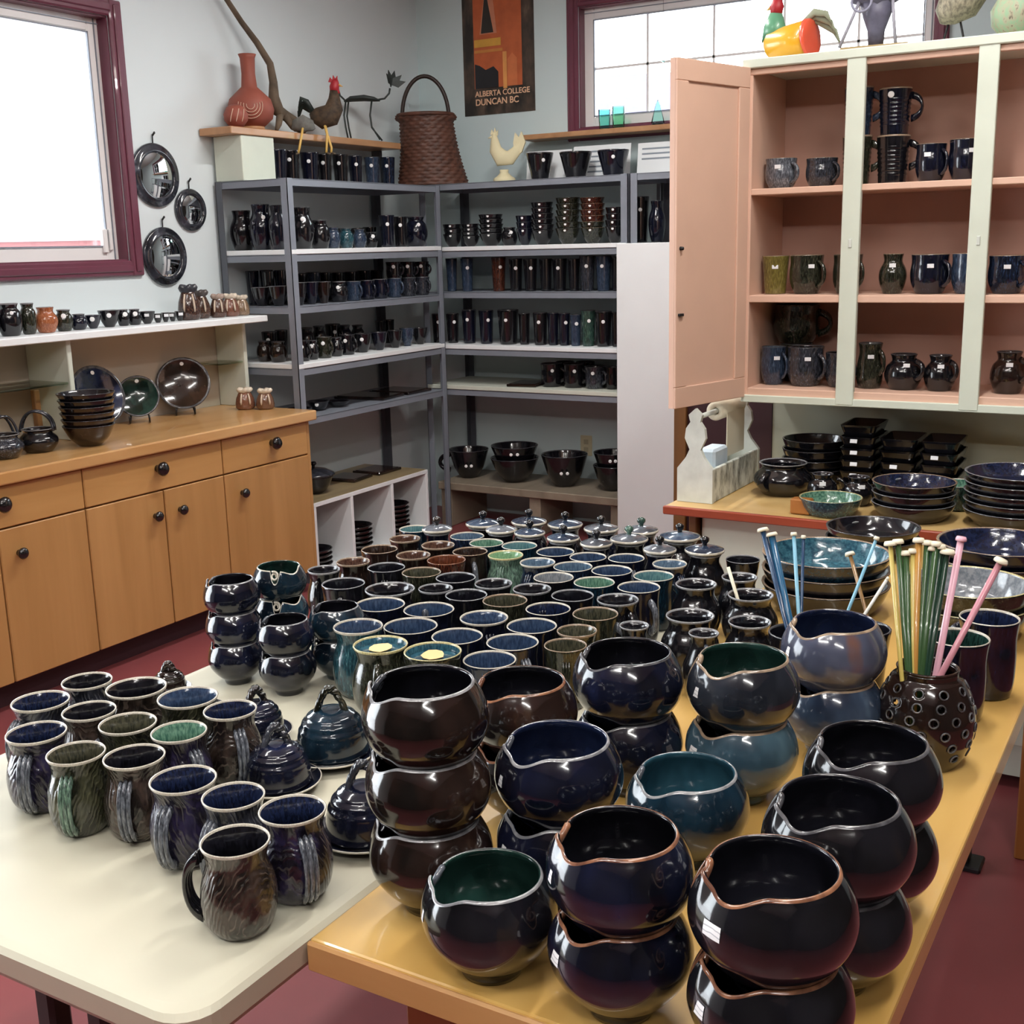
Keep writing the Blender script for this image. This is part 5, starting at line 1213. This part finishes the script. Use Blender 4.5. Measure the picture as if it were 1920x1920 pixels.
pouch(-3.80, 4.02, Z0, .95, '#8a5a44', 'pinkish brown ceramic pouch beside the cream upright', tall=1.05)
pouch(-3.715, 4.06, Z0, .9, '#7a5a44', 'tan ceramic pouch at the corner of the sideboard', tall=1.05)
pouch(-3.87, 3.79, 1.267, 1.05, '#1c1d22', 'tall black ceramic pouch with dark lip on the white shelf', '#33353c', 1.45)
pouch(-3.90, 3.885, 1.267, 1.0, '#241f1e', 'dark carved ceramic pouch on the white shelf', '#4c4644', 1.25)
pouch(-3.87, 3.965, 1.267, .8, '#3a2c28', 'narrow striped ceramic pouch on the white shelf', '#a89488', 1.3)
pouch(-3.87, 4.045, 1.267, .85, '#8a5a4c', 'pink-brown ceramic pouch with cream rosette on the white shelf', tall=1.2)
pouch(-3.87, 4.115, 1.267, .8, '#a08a70', 'sandy ceramic pouch at the end of the white shelf', tall=1.15)

# ------------------------------------------------------------------ round mirrors on the window wall
for y, z, R, d in ((3.825, 1.886, .135, 'largest round mirror, hung highest beside the maroon window'), (4.017, 1.742, .093, 'smallest round mirror in a dark glazed frame next to the shelving'), (3.84, 1.54, .127, 'lowest round mirror in a dark glazed frame over the white shelf')):
    t = thing('round_mirror', d, 'mirror', (XW + .002, y, z), 0, 'round mirrors on the window wall')
    put('frame', MB().lathe([(0, 0), (R, 0), (R * 1.0, .010), (R * .95, .016), (R * .86, .013), (R * .80, .022), (R * .73, .024), (R * .70, .016)], 56), OUT['gry'], t, rot=(0, PI / 2, 0))
    put('mirror_glass', MB().lathe([(R * .71, .015), (R * .5, .022), (R * .25, .026), (0, .0275)], 48), M['mirror'], t, rot=(0, PI / 2, 0))
    put('hanger', MB().tube([(.006, 0, R * .95), (.008, .0, R + .035)], .003, 6).tube([(.008, 0, R + .03), (.016, .006, R + .045), (.008, .012, R + .04)], .004, 6), M['blackmetal'], t)

# ------------------------------------------------------------------ ledge ornaments
LZ = 2.0995
tv_ = thing('terracotta_vase', 'terracotta bottle vase with incised white swirls on the plank ledge', 'vase', (-3.93, 4.335, LZ), 0)
put('ring_stand', MB().lathe([(.05, 0), (.06, .0), (.058, .016), (.05, .016)], 32), M['plank'], tv_)
put('body', MB().lathe([(0, .012), (.055, .012), (.098, .05), (.107, .09), (.095, .135), (.06, .168), (.036, .19), (.031, .25), (.034, .315), (.041, .332), (.036, .332), (.028, .31), (.026, .2), (0, .19)], 44), M['terra'], tv_)
for j in range(4):
    rr_ = .018 + .013 * j
    P = []
    for k in range(17):
        a = -.3 + (PI + .6) * k / 16 + PI
        u_, zz = rr_ * math.cos(a), .10 + rr_ * math.sin(a)
        rad_ = .1075 - .0095 * ((zz - .09) / .05) ** 2
        an = TOCAM(-3.93, 4.335) + u_ / rad_
        P.append((rad_ * math.cos(an), rad_ * math.sin(an), zz))
    put('white_swirl', MB().tube(P, .0018, 5), M['terra_w'], tv_)
tj = thing('terracotta_ball', 'small round terracotta jar with white lines beside the bottle vase', 'jar', (-3.885, 4.185, LZ), 0)
put('body', MB().lathe([(0, 0), (.03, 0), (.052, .03), (.055, .055), (.04, .085), (.02, .097), (.017, .092), (0, .09)], 32), M['terra'], tj)
for a in (-.5, 0, .5):
    put('white_line', MB().tube([((.0555 - .012 * (q / 8 - .45) ** 2) * math.cos(TOCAM(-3.895, 4.205) + a + .3 * q / 8), (.0555 - .012 * (q / 8 - .45) ** 2) * math.sin(TOCAM(-3.895, 4.205) + a + .3 * q / 8), .02 + .055 * q / 8) for q in range(9)], .002, 5), M['terra_w'], tj)

UR = Vector((.86, .51, 0))


def fig(name, label, cat, anchor, group=None):
    t = thing(name, label, cat, anchor, math.atan2(UR.y, UR.x), group)
    return t


def loft(sections, seg=16):
    """sections: (x, z, rx_along_normal, ry, tilt) ellipses in the figure's plane (x right, z up), y depth"""
    mb = MB(); P = [(Vector((s[0], 0, s[1])), s[2], s[3]) for s in sections]; vs = []
    for i, (p, ra, rb) in enumerate(P):
        t = (P[min(i + 1, len(P) - 1)][0] - P[max(i - 1, 0)][0]).normalized()
        nrm = Vector((-t.z, 0, t.x))
        vs += [p + nrm * ra * math.cos(2 * PI * k / seg) + Vector((0, 1, 0)) * rb * math.sin(2 * PI * k / seg) for k in range(seg)]
    n = len(P); fs = [(i * seg + k, i * seg + (k + 1) % seg, (i + 1) * seg + (k + 1) % seg, (i + 1) * seg + k) for i in range(n - 1) for k in range(seg)]
    fs += [tuple(range(seg - 1, -1, -1)), tuple((n - 1) * seg + k for k in range(seg))]
    return mb.add(vs, fs, 0, True)


featherb = plain('brown_feathers', '#4a3a2a', .7, vary=.6, scale=40)
feather_d = plain('dark_green_feathers', '#1f2a26', .5, vary=.4, scale=40)
redc = plain('red_comb', '#a8222c', .5)
yel = plain('yellow_legs', '#d8b060', .5)
dw = thing('driftwood_branch', 'long crooked driftwood branch leaning up the window wall', 'branch', (-3.93, 4.60, LZ), 0)
BP_ = [(.0, .10, .015), (.01, .06, .05), (-.01, -.02, .085), (.0, -.075, .10), (.0, -.10, .16), (-.01, -.085, .23), (-.01, -.10, .31), (-.03, -.16, .40), (-.05, -.23, .48), (-.06, -.31, .57), (-.07, -.36, .64), (-.08, -.42, .74)]
put('branch', MB().tube([Vector(p) for p in BP_], [.014, .02, .026, .03, .026, .02, .017, .015, .013, .012, .011, .008], 9), M['bark'], dw)
put('side_branch', MB().tube([(.0, -.04, .09), (.02, .0, .03), (.03, .04, .012)], [.02, .015, .008], 8), M['bark'], dw)
put('root', MB().tube([(.0, -.06, .10), (.02, -.1, .04), (.03, -.13, .008)], [.02, .016, .008], 8), M['bark'], dw)

rs = fig('rooster_figure', 'feathered brown rooster figure perched on the ledge, yellow legs dangling', 'ornament', (-3.865, 4.80, LZ + .012))
put('body', loft([(-.075, .10, .012, .012), (-.06, .09, .035, .03), (-.02, .075, .055, .045), (.02, .085, .056, .045), (.042, .12, .045, .036), (.045, .165, .028, .024), (.045, .20, .02, .018)]), featherb, rs)
put('head', loft([(.043, .19, .018, .017), (.048, .215, .024, .02), (.054, .238, .02, .016), (.06, .252, .008, .006)]), redc, rs)
put('comb', MB().poly([(.02, .24), (.03, .262), (.04, .25), (.045, .272), (.055, .255), (.066, .268), (.066, .245), (.05, .232)], (-.004, .004)), redc, rs)
put('beak', MB().tube([(.068, 0, .226), (.09, 0, .216)], [.007, .001], 8), yel, rs)
put('wattle', MB().tube([(.062, 0, .21), (.066, 0, .185)], [.007, .009], 8), redc, rs)
for q in range(4):
    put('tail_feather', MB().tube([(-.06, (q - 1.5) * .008, .10), (-.09 - .008 * q, (q - 1.5) * .01, .15 - .006 * q), (-.115 - .006 * q, (q - 1.5) * .012, .165 - .02 * q), (-.128 - .004 * q, (q - 1.5) * .012, .13 - .02 * q)], [.012, .014, .011, .003], 8, flat=(1, .5)), feather_d, rs)
for y in (-.03, .0):
    put('leg', MB().tube([(.0, y - .035, .03), (.012, -.075 + y * .3, -.01), (.03 + y * .8, -.085, -.075), (.028 + y * .8, -.088, -.10)], .006, 7), yel, rs)
    put('foot', MB().tube([(.028 + y * .8, -.088, -.10), (.05 + y * .8, -.10, -.105)], [.006, .004], 6), M['bark'], rs)
gb = fig('grey_bird_figure', 'small grey shell bird figure with one yellow leg over the ledge', 'ornament', (-3.858, 4.615, LZ + .004))
put('body', loft([(-.05, .01, .01, .01), (-.035, .03, .03, .025), (0, .04, .042, .032), (.035, .03, .028, .024), (.05, .012, .01, .01)]), plain('grey_shell', '#6f6f6a', .6, vary=.4, scale=30), gb)
put('leg', MB().tube([(.0, -.02, .02), (.0, -.055, -.01), (-.015, -.06, -.075), (-.022, -.062, -.10)], .006, 7), yel, gb)
put('foot', MB().tube([(-.022, -.062, -.10), (-.03, -.075, -.105)], [.006, .004], 6), M['bark'], gb)

iron = plain('dark_iron', '#2b3432', .5, vary=.2)
de = fig('iron_deer', 'wire iron animal figure with curled tail and leafy head', 'ornament', (-3.93, 5.17, LZ))
put('back_plate', loft([(-.085, .20, .004, .02), (-.05, .212, .014, .035), (.02, .215, .016, .04), (.07, .208, .012, .03), (.10, .20, .004, .01)]), iron, de)
put('tail', MB().tube([(-.08, 0, .205), (-.105, 0, .23), (-.115, 0, .27), (-.125, 0, .30), (-.145, 0, .312), (-.158, 0, .295), (-.148, 0, .282)], .005, 7), iron, de)
put('neck', MB().tube([(.09, 0, .205), (.125, 0, .21), (.15, 0, .235), (.155, 0, .26)], .005, 7), iron, de)
for k in range(6):
    a = .2 + k * .55
    put('leaf', MB().poly([(0, 0), (.03, .02), (.075, 0), (.03, -.02)], (-.002, .002)), iron, de, (.165, 0, .275), (0, -a, .3 * k))
for x0, x1, s in ((-.075, -.07, -.015), (-.065, -.06, .015), (.06, .095, -.015), (.055, .10, .015)):
    put('leg', MB().tube([(x0, s, .2), (x0 - .012, s * 1.4, .13), (x0 - .006, s * 1.6, .07), (x1, s * 1.8, .004)], .0045, 7), iron, de)

# wicker basket on the shelving corner
wk = thing('wicker_basket', 'brown wicker basket with arched handle on the shelving corner', 'basket', (-3.743, 5.54, 1.879), math.atan2(.51, .86))
mb = MB(); seg, rings = 72, 60; vs = []
for i in range(rings + 1):
    t = i / rings; z = .365 * t
    hw = .192 - .05 * t - .012 * math.sin(t * PI); hw = hw + (.02 if t > .93 else 0)
    dp_ = .125 - .015 * t
    for k in range(seg):
        a = 2 * PI * k / seg
        w = .0045 * math.sin(18 * a + (PI if (i // 3) % 2 else 0)) + .003 * math.sin(i * 2 * PI / 3)
        vs.append(((hw + w) * math.cos(a) - .03 * t, (dp_ + w) * math.sin(a), z))
fs = [(i * seg + k, i * seg + (k + 1) % seg, (i + 1) * seg + (k + 1) % seg, (i + 1) * seg + k) for i in range(rings) for k in range(seg)]
fs.append(tuple(range(seg - 1, -1, -1)))
mb.add(vs, fs, 0, True)
put('body', mb, M['wicker'], wk)
put('rim', MB().tube([(.148 * math.cos(2 * PI * k / 36) - .03, .115 * math.sin(2 * PI * k / 36), .365) for k in range(37)], .011, 8, cap=False), M['wicker'], wk)
put('handle', MB().tube([(-.03 + .125 * math.cos(a), .0, .355 + .21 * math.sin(a)) for a in [PI * k / 24 for k in range(25)]], .011, 9), M['wicker_d'], wk)

# cream rooster and cards on the back unit top
UZ = 1.8785
cr = thing('cream_rooster', 'cream wooden rooster silhouette on a pedestal in front of the poster', 'ornament', (-3.33, 5.60, UZ), math.atan2(.51, .86) * .5)
crm = plain('cream_paint', '#e6dcb4', .6, vary=.05)
put('pedestal', MB().lathe([(0, 0), (.06, 0), (.058, .02), (.035, .035), (.022, .05), (.024, .065), (0, .066)], 28), crm, cr)
put('body', loft([(-.05, .25, .012, .010), (-.048, .215, .022, .014), (-.045, .17, .034, .02), (-.015, .125, .046, .024), (.035, .125, .038, .02), (.07, .16, .028, .014), (.085, .2, .012, .01)]), crm, cr)
put('comb', MB().poly([(-.07, .245), (-.062, .272), (-.052, .255), (-.045, .28), (-.037, .258), (-.028, .268), (-.03, .24)], (-.005, .005)), crm, cr)
put('beak', MB().tube([(-.062, 0, .235), (-.085, 0, .228)], [.008, .001], 8), crm, cr)
put('tail', MB().poly([(.06, .13), (.10, .15), (.12, .20), (.10, .255), (.085, .225), (.065, .25), (.055, .2)], (-.008, .008)), crm, cr)
for x0, x1, lab, n, z1 in ((-3.27, -3.0, 'blank white card leaning behind the first tapered pot', 0, .16), (-2.99, -2.66, 'printed white card leaning behind the middle tapered pots', 5, .17), (-2.62, -2.30, 'printed white card at the end of the shelving top', 3, .165)):
    t = thing('paper_card', lab, 'card', ((x0 + x1) / 2, 5.73, UZ), 0, 'cards on the shelving top')
    w = (x1 - x0) / 2
    s = put('sheet', MB().box(-w, w, -.001, .001, 0, z1), M['paper'], t, rot=(-.12, 0, 0))
    for k in range(n):
        put('printed_line', MB().box(-w * .85, w * (.8 - .15 * (k % 2)), -.0022, -.0012, z1 * (.82 - .15 * k) - .004, z1 * (.82 - .15 * k) + .004), M['ink'], s)

# ------------------------------------------------------------------ poster
ps = thing('poster', 'dark bordered orange poster of a spired church on the back wall', 'poster', (-3.515, YBK, 2.262))
pm = lambda n_, c: plain('poster_' + n_, c, .55, vary=.12, scale=14)
put('sheet', MB().box(-.226, .226, -.003, -.0005, 0, .69), glaze('poster_border', '#2b2622', '#5a4c40', '#7a6a58', scale=12, rough=.5, coat=0), ps)
put('print_sky', MB().box(-.155, .15, -.0042, -.003, .14, .68), pm('sky', '#c9683c'), ps)
put('print_tower', MB().poly([(-.115, .42), (-.09, .56), (-.07, .66), (-.055, .69), (-.035, .66), (-.02, .56), (-.005, .42)], (-.0054, -.0042)), pm('tower', '#d18a6a'), ps)
put('print_spire', MB().poly([(-.105, .425), (-.072, .655), (-.025, .425)], (-.0062, -.0054)), pm('spire', '#33302c'), ps)
put('print_band', MB().box(-.15, .02, -.0062, -.0054, .355, .395), pm('gold', '#e0aa48'), ps)
put('print_band', MB().box(-.15, .03, -.0058, -.0050, .325, .34), pm('ochre', '#cf8a44'), ps)
put('print_tree', MB().poly([(-.15, .14), (.0, .14), (.0, .22), (-.03, .25), (-.08, .235), (-.12, .26), (-.15, .27)], (-.0062, -.0054)), pm('tree', '#25262a'), ps)
put('print_post', MB().box(.03, .055, -.0062, -.0054, .13, .32), pm('post', '#eaa45c'), ps)
put('print_house', MB().poly([(.06, .14), (.12, .14), (.12, .28), (.09, .31), (.06, .28)], (-.0062, -.0054)), pm('house', '#d67a4a'), ps)


def text(body, size, mat, par, loc, rot, name='lettering', align='LEFT'):
    c = bpy.data.curves.new(name, 'FONT'); c.body = body; c.size = size; c.extrude = .0004; c.align_x = align
    c.offset = size * .02
    o = bpy.data.objects.new(name, c); COL.objects.link(o); c.materials.append(mat)
    me = bpy.data.meshes.new_from_object(o)
    bpy.data.objects.remove(o)
    return put(name, me, mat, par, loc, rot)


tm = plain('poster_lettering', '#f6c9a4', .5, vary=.02)
text('ALBERTA COLLEGE', .0405, tm, ps, (-.152, -.007, .098), (PI / 2, 0, 0))
text('DUNCAN BC', .047, tm, ps, (-.152, -.007, .052), (PI / 2, 0, 0))

# ------------------------------------------------------------------ coloured glass on the window sill
for x, h, mt, d, pr_f in ((-2.835, .1, 'tealglass', 'teal glass tumbler on the window sill, first from the maroon frame', [(0, 0), (.026, 0), (.03, .5), (.032, 1), (.029, 1), (.026, .1), (0, .08)]), (-2.755, .11, 'grnglass', 'mint green glass tumbler on the window sill', [(0, 0), (.028, 0), (.033, .5), (.033, 1), (.03, 1), (.027, .1), (0, .08)])):
    tag(put('glass_tumbler', MB().lathe([(r, z * h) for r, z in pr_f], 24), M[mt], None, (x, 5.80, 2.1245)), d, 'glass', 'coloured glass on the sill')
gt = thing('glass_tree', 'teal glass cone on a dark foot at the pink door end of the sill', 'ornament', (-2.535, 5.80, 2.1245))
put('foot', MB().lathe([(0, 0), (.032, 0), (.03, .014), (0, .016)], 20), M['blackmetal'], gt)
put('cone', MB().lathe([(0, .016), (.034, .016), (.012, .10), (0, .13)], 24), M['tealglass'], gt)
sc_ = thing('suncatcher', 'turquoise glass suncatcher hanging in the back window', 'suncatcher', (-2.52, 5.83, 2.45))
put('drop', MB().lathe([(0, -.02), (.016, -.008), (.016, .006), (0, .02)], 16), M['tealglass'], sc_)
put('thread', MB().tube([(0, 0, .02), (0, 0, .3)], .0008, 5), M['blackmetal'], sc_)

# ------------------------------------------------------------------ birds on top of the cupboard
HT = 2.0795
rp = thing('rooster_planter', 'painted rooster planter with yellow body, green neck and red end', 'ornament', (-1.19, 3.74, HT), -.22)
put('body', MB().tube([(-.085, 0, .045), (-.07, 0, .05), (.0, 0, .055), (.055, 0, .058)], [.03, .045, .052, .055], 24), plain('yellow_glaze', '#e2a92c', .3, coat=.4), rp)
put('mouth', MB().tube([(.055, 0, .058), (.064, 0, .059), (.066, 0, .059)], [.058, .056, .05], 24), plain('red_glaze', '#e0583c', .35, coat=.4), rp)
put('neck', loft([(-.06, .07, .045, .035), (-.065, .11, .034, .028), (-.06, .145, .02, .018)]), plain('green_glaze', '#5f9a78', .35, coat=.3), rp)
put('head', loft([(-.06, .14, .018, .017), (-.058, .165, .022, .018), (-.055, .19, .012, .01)]), redc, rp)
put('comb', MB().poly([(-.075, .185), (-.07, .21), (-.06, .195), (-.052, .215), (-.045, .195), (-.035, .2), (-.04, .18)], (-.004, .004)), redc, rp)
put('beak', MB().tube([(-.075, 0, .165), (-.095, 0, .158)], [.008, .001], 8), yel, rp)
for k in range(3):
    put('tail_feather', MB().tube([(.03, 0, .10), (.07, .01 * k, .13 - .01 * k), (.11 + .01 * k, .01 * k, .12 - .025 * k), (.13 + .01 * k, .01 * k, .09 - .03 * k)], [.01, .012, .009, .002], 8, flat=(1, .5)), plain('olive_feather', '#8a9078', .5), rp)
gm = plain('slate_bird', '#5c5a6c', .5, vary=.3, scale=30)
gh = thing('guinea_hen', 'slate grey metal hen with spread legs on a wooden base', 'ornament', (-.94, 3.74, HT), .1)
put('base', MB().cbox(-.1, .1, -.04, .04, 0, .018, .006), wood('bird_base', '#8f7a54', '#b09a70', 'X'), gh)
put('body', loft([(-.09, .20, .02, .02), (-.06, .19, .05, .045), (.0, .185, .075, .06), (.05, .20, .06, .05), (.09, .22, .02, .02)]), gm, gh)
put('breast', loft([(0, .018, .022, .02), (0, .06, .025, .022), (0, .1, .04, .035), (0, .14, .05, .04)]), gm, gh)
put('neck', loft([(-.07, .2, .03, .025), (-.10, .25, .02, .018), (-.11, .29, .018, .015)]), gm, gh)
put('head', loft([(-.10, .28, .018, .016), (-.115, .30, .022, .018), (-.145, .295, .006, .005)]), gm, gh)
put('wing_ring', MB().tube([(-.035 + .028 * math.cos(2 * PI * k / 20), -.062, .135 + .028 * math.sin(2 * PI * k / 20)) for k in range(21)], .004, 6, cap=False), plain('ring_iron', '#8c8ca0', .4), gh)
for x0, x1 in ((-.045, -.10), (.045, .06)):
    put('leg', MB().tube([(x0, -.02, .15), ((x0 + x1) / 2, -.03, .08), (x1, -.03, .018)], .005, 7), plain('pale_leg', '#9a98a4', .5), gh)
for x, c, d, legs in ((-.70, '#6f6a5c', 'speckled stone bird on thin wire legs', True), (-.545, '#8fae8c', 'mint green speckled stone bird sitting at the frame edge', False)):
    t = thing('stone_bird', d, 'ornament', (x, 3.74, HT), .2, 'stone birds on the cupboard')
    z0 = .045 if legs else 0
    sm_ = glaze('stone_' + c[1:], c, '#a8a088', '#5c5648', scale=90, rough=.6, coat=0)
    put('body', loft([(-.05, z0 + .012, .01, .01), (-.045, z0 + .03, .035, .04), (-.01, z0 + .07, .062, .055), (.03, z0 + .11, .05, .045), (.06, z0 + .14, .015, .02)]) if legs else MB().lathe([(0, 0), (.045, 0), (.075, .035), (.08, .075), (.055, .12), (.03, .15), (0, .165)], 28), sm_, t)
    put('head', MB().lathe([(0, -.03), (.026, -.015), (.03, .005), (.02, .026), (0, .032)], 20), sm_, t, (-.035, 0, z0 + .15))
    put('beak', MB().tube([(-.06, 0, z0 + .152), (-.085, 0, z0 + .146)], [.007, .001], 8), yel, t)
    if legs:
        for s in (-1, 1): put('leg', MB().tube([(-.02 + .012 * s, 0, z0 + .03), (-.02 + .03 * s, 0, .0)], .003, 6), M['blackmetal'], t)

# ------------------------------------------------------------------ flat ware on the low shelves
def tile(x, y, z, w, d, rz, lab, th=.014):
    t = put('flat_tray', MB().cbox(-w / 2, w / 2, -d / 2, d / 2, 0, th, .003).cbox(-w / 2 + .012, w / 2 - .012, -d / 2 + .012, d / 2 - .012, th - .001, th + .002, .001), OUT['dbr'], None, (x, y, z), (0, 0, rz))
    return tag(t, lab, 'tray', 'flat trays on the shelving')


tile(-3.80, 4.95, .7905, .30, .22, .1, 'black flat tray on the low window-wall shelf, upper of the two at the corner')
tile(-3.78, 5.2, .7905, .26, .22, 0, 'brown flat tray on the low window-wall shelf nearest the corner')
tile(-3.19, 5.56, .8105, .17, .20, .15, 'dark flat tile lying on the fourth back-wall shelf')
tile(-3.83, 4.78, .3825, .18, .18, .1, 'dark tile lying on the cubby shelf, first from the lidded bowl')
tile(-3.82, 5.01, .3825, .18, .20, 0, 'dark tile lying at the corner end of the cubby shelf')
for j, (x, y, R, h, d) in enumerate(((-3.72, 4.30, .06, .03, 'flat black dish at the sideboard end of the low shelf'), (-3.73, 4.45, .055, .045, 'shiny black dish on the low window-wall shelf'), (-3.72, 4.59, .06, .03, 'black oval dish on the low window-wall shelf'))):
    t = pot('bowl', x, y, .7905, R, h, 'blk', d, 'dish', 'dishes on the low window-wall shelf', 1 if j == 1 else 0, name='flat_dish')
lb = thing('lidded_bowl', 'dark blue lidded casserole bowl on the cubby shelf', 'bowl', (-3.76, 4.42, .3825))
put('body', V['bowl'], (OUT['nav'], IN['blk'], RIM['dark']), lb, scale=(.095, .095, .085))
ld = put('lid', MB().lathe([(0, -.004), (.092, -.002), (.104, .004), (.10, .012), (.06, .032), (.02, .04), (0, .04)], 40), OUT['gry'], lb, (0, 0, .088))
put('knob', MB().lathe([(.008, 0), (.007, .008), (.017, .018), (.012, .028), (0, .03)], 16), OUT['blk'], ld, (0, 0, .04))
for j, y in enumerate((4.34, 4.67, 5.0)):
    for k in range((4, 6, 8)[j]):
        t = thing('stacked_plate', f'dark plate, {ORD[k + 1]} from the bottom in the {("first", "second", "third")[j]} cubby', 'plate', (-3.72, y, .021 + k * .024), 0, 'plates stacked in the cubbies')
        put('body', V['dish'], (OUT['dbr'], IN['blk'], RIM['dark']), t, scale=(.09, .09, .03))
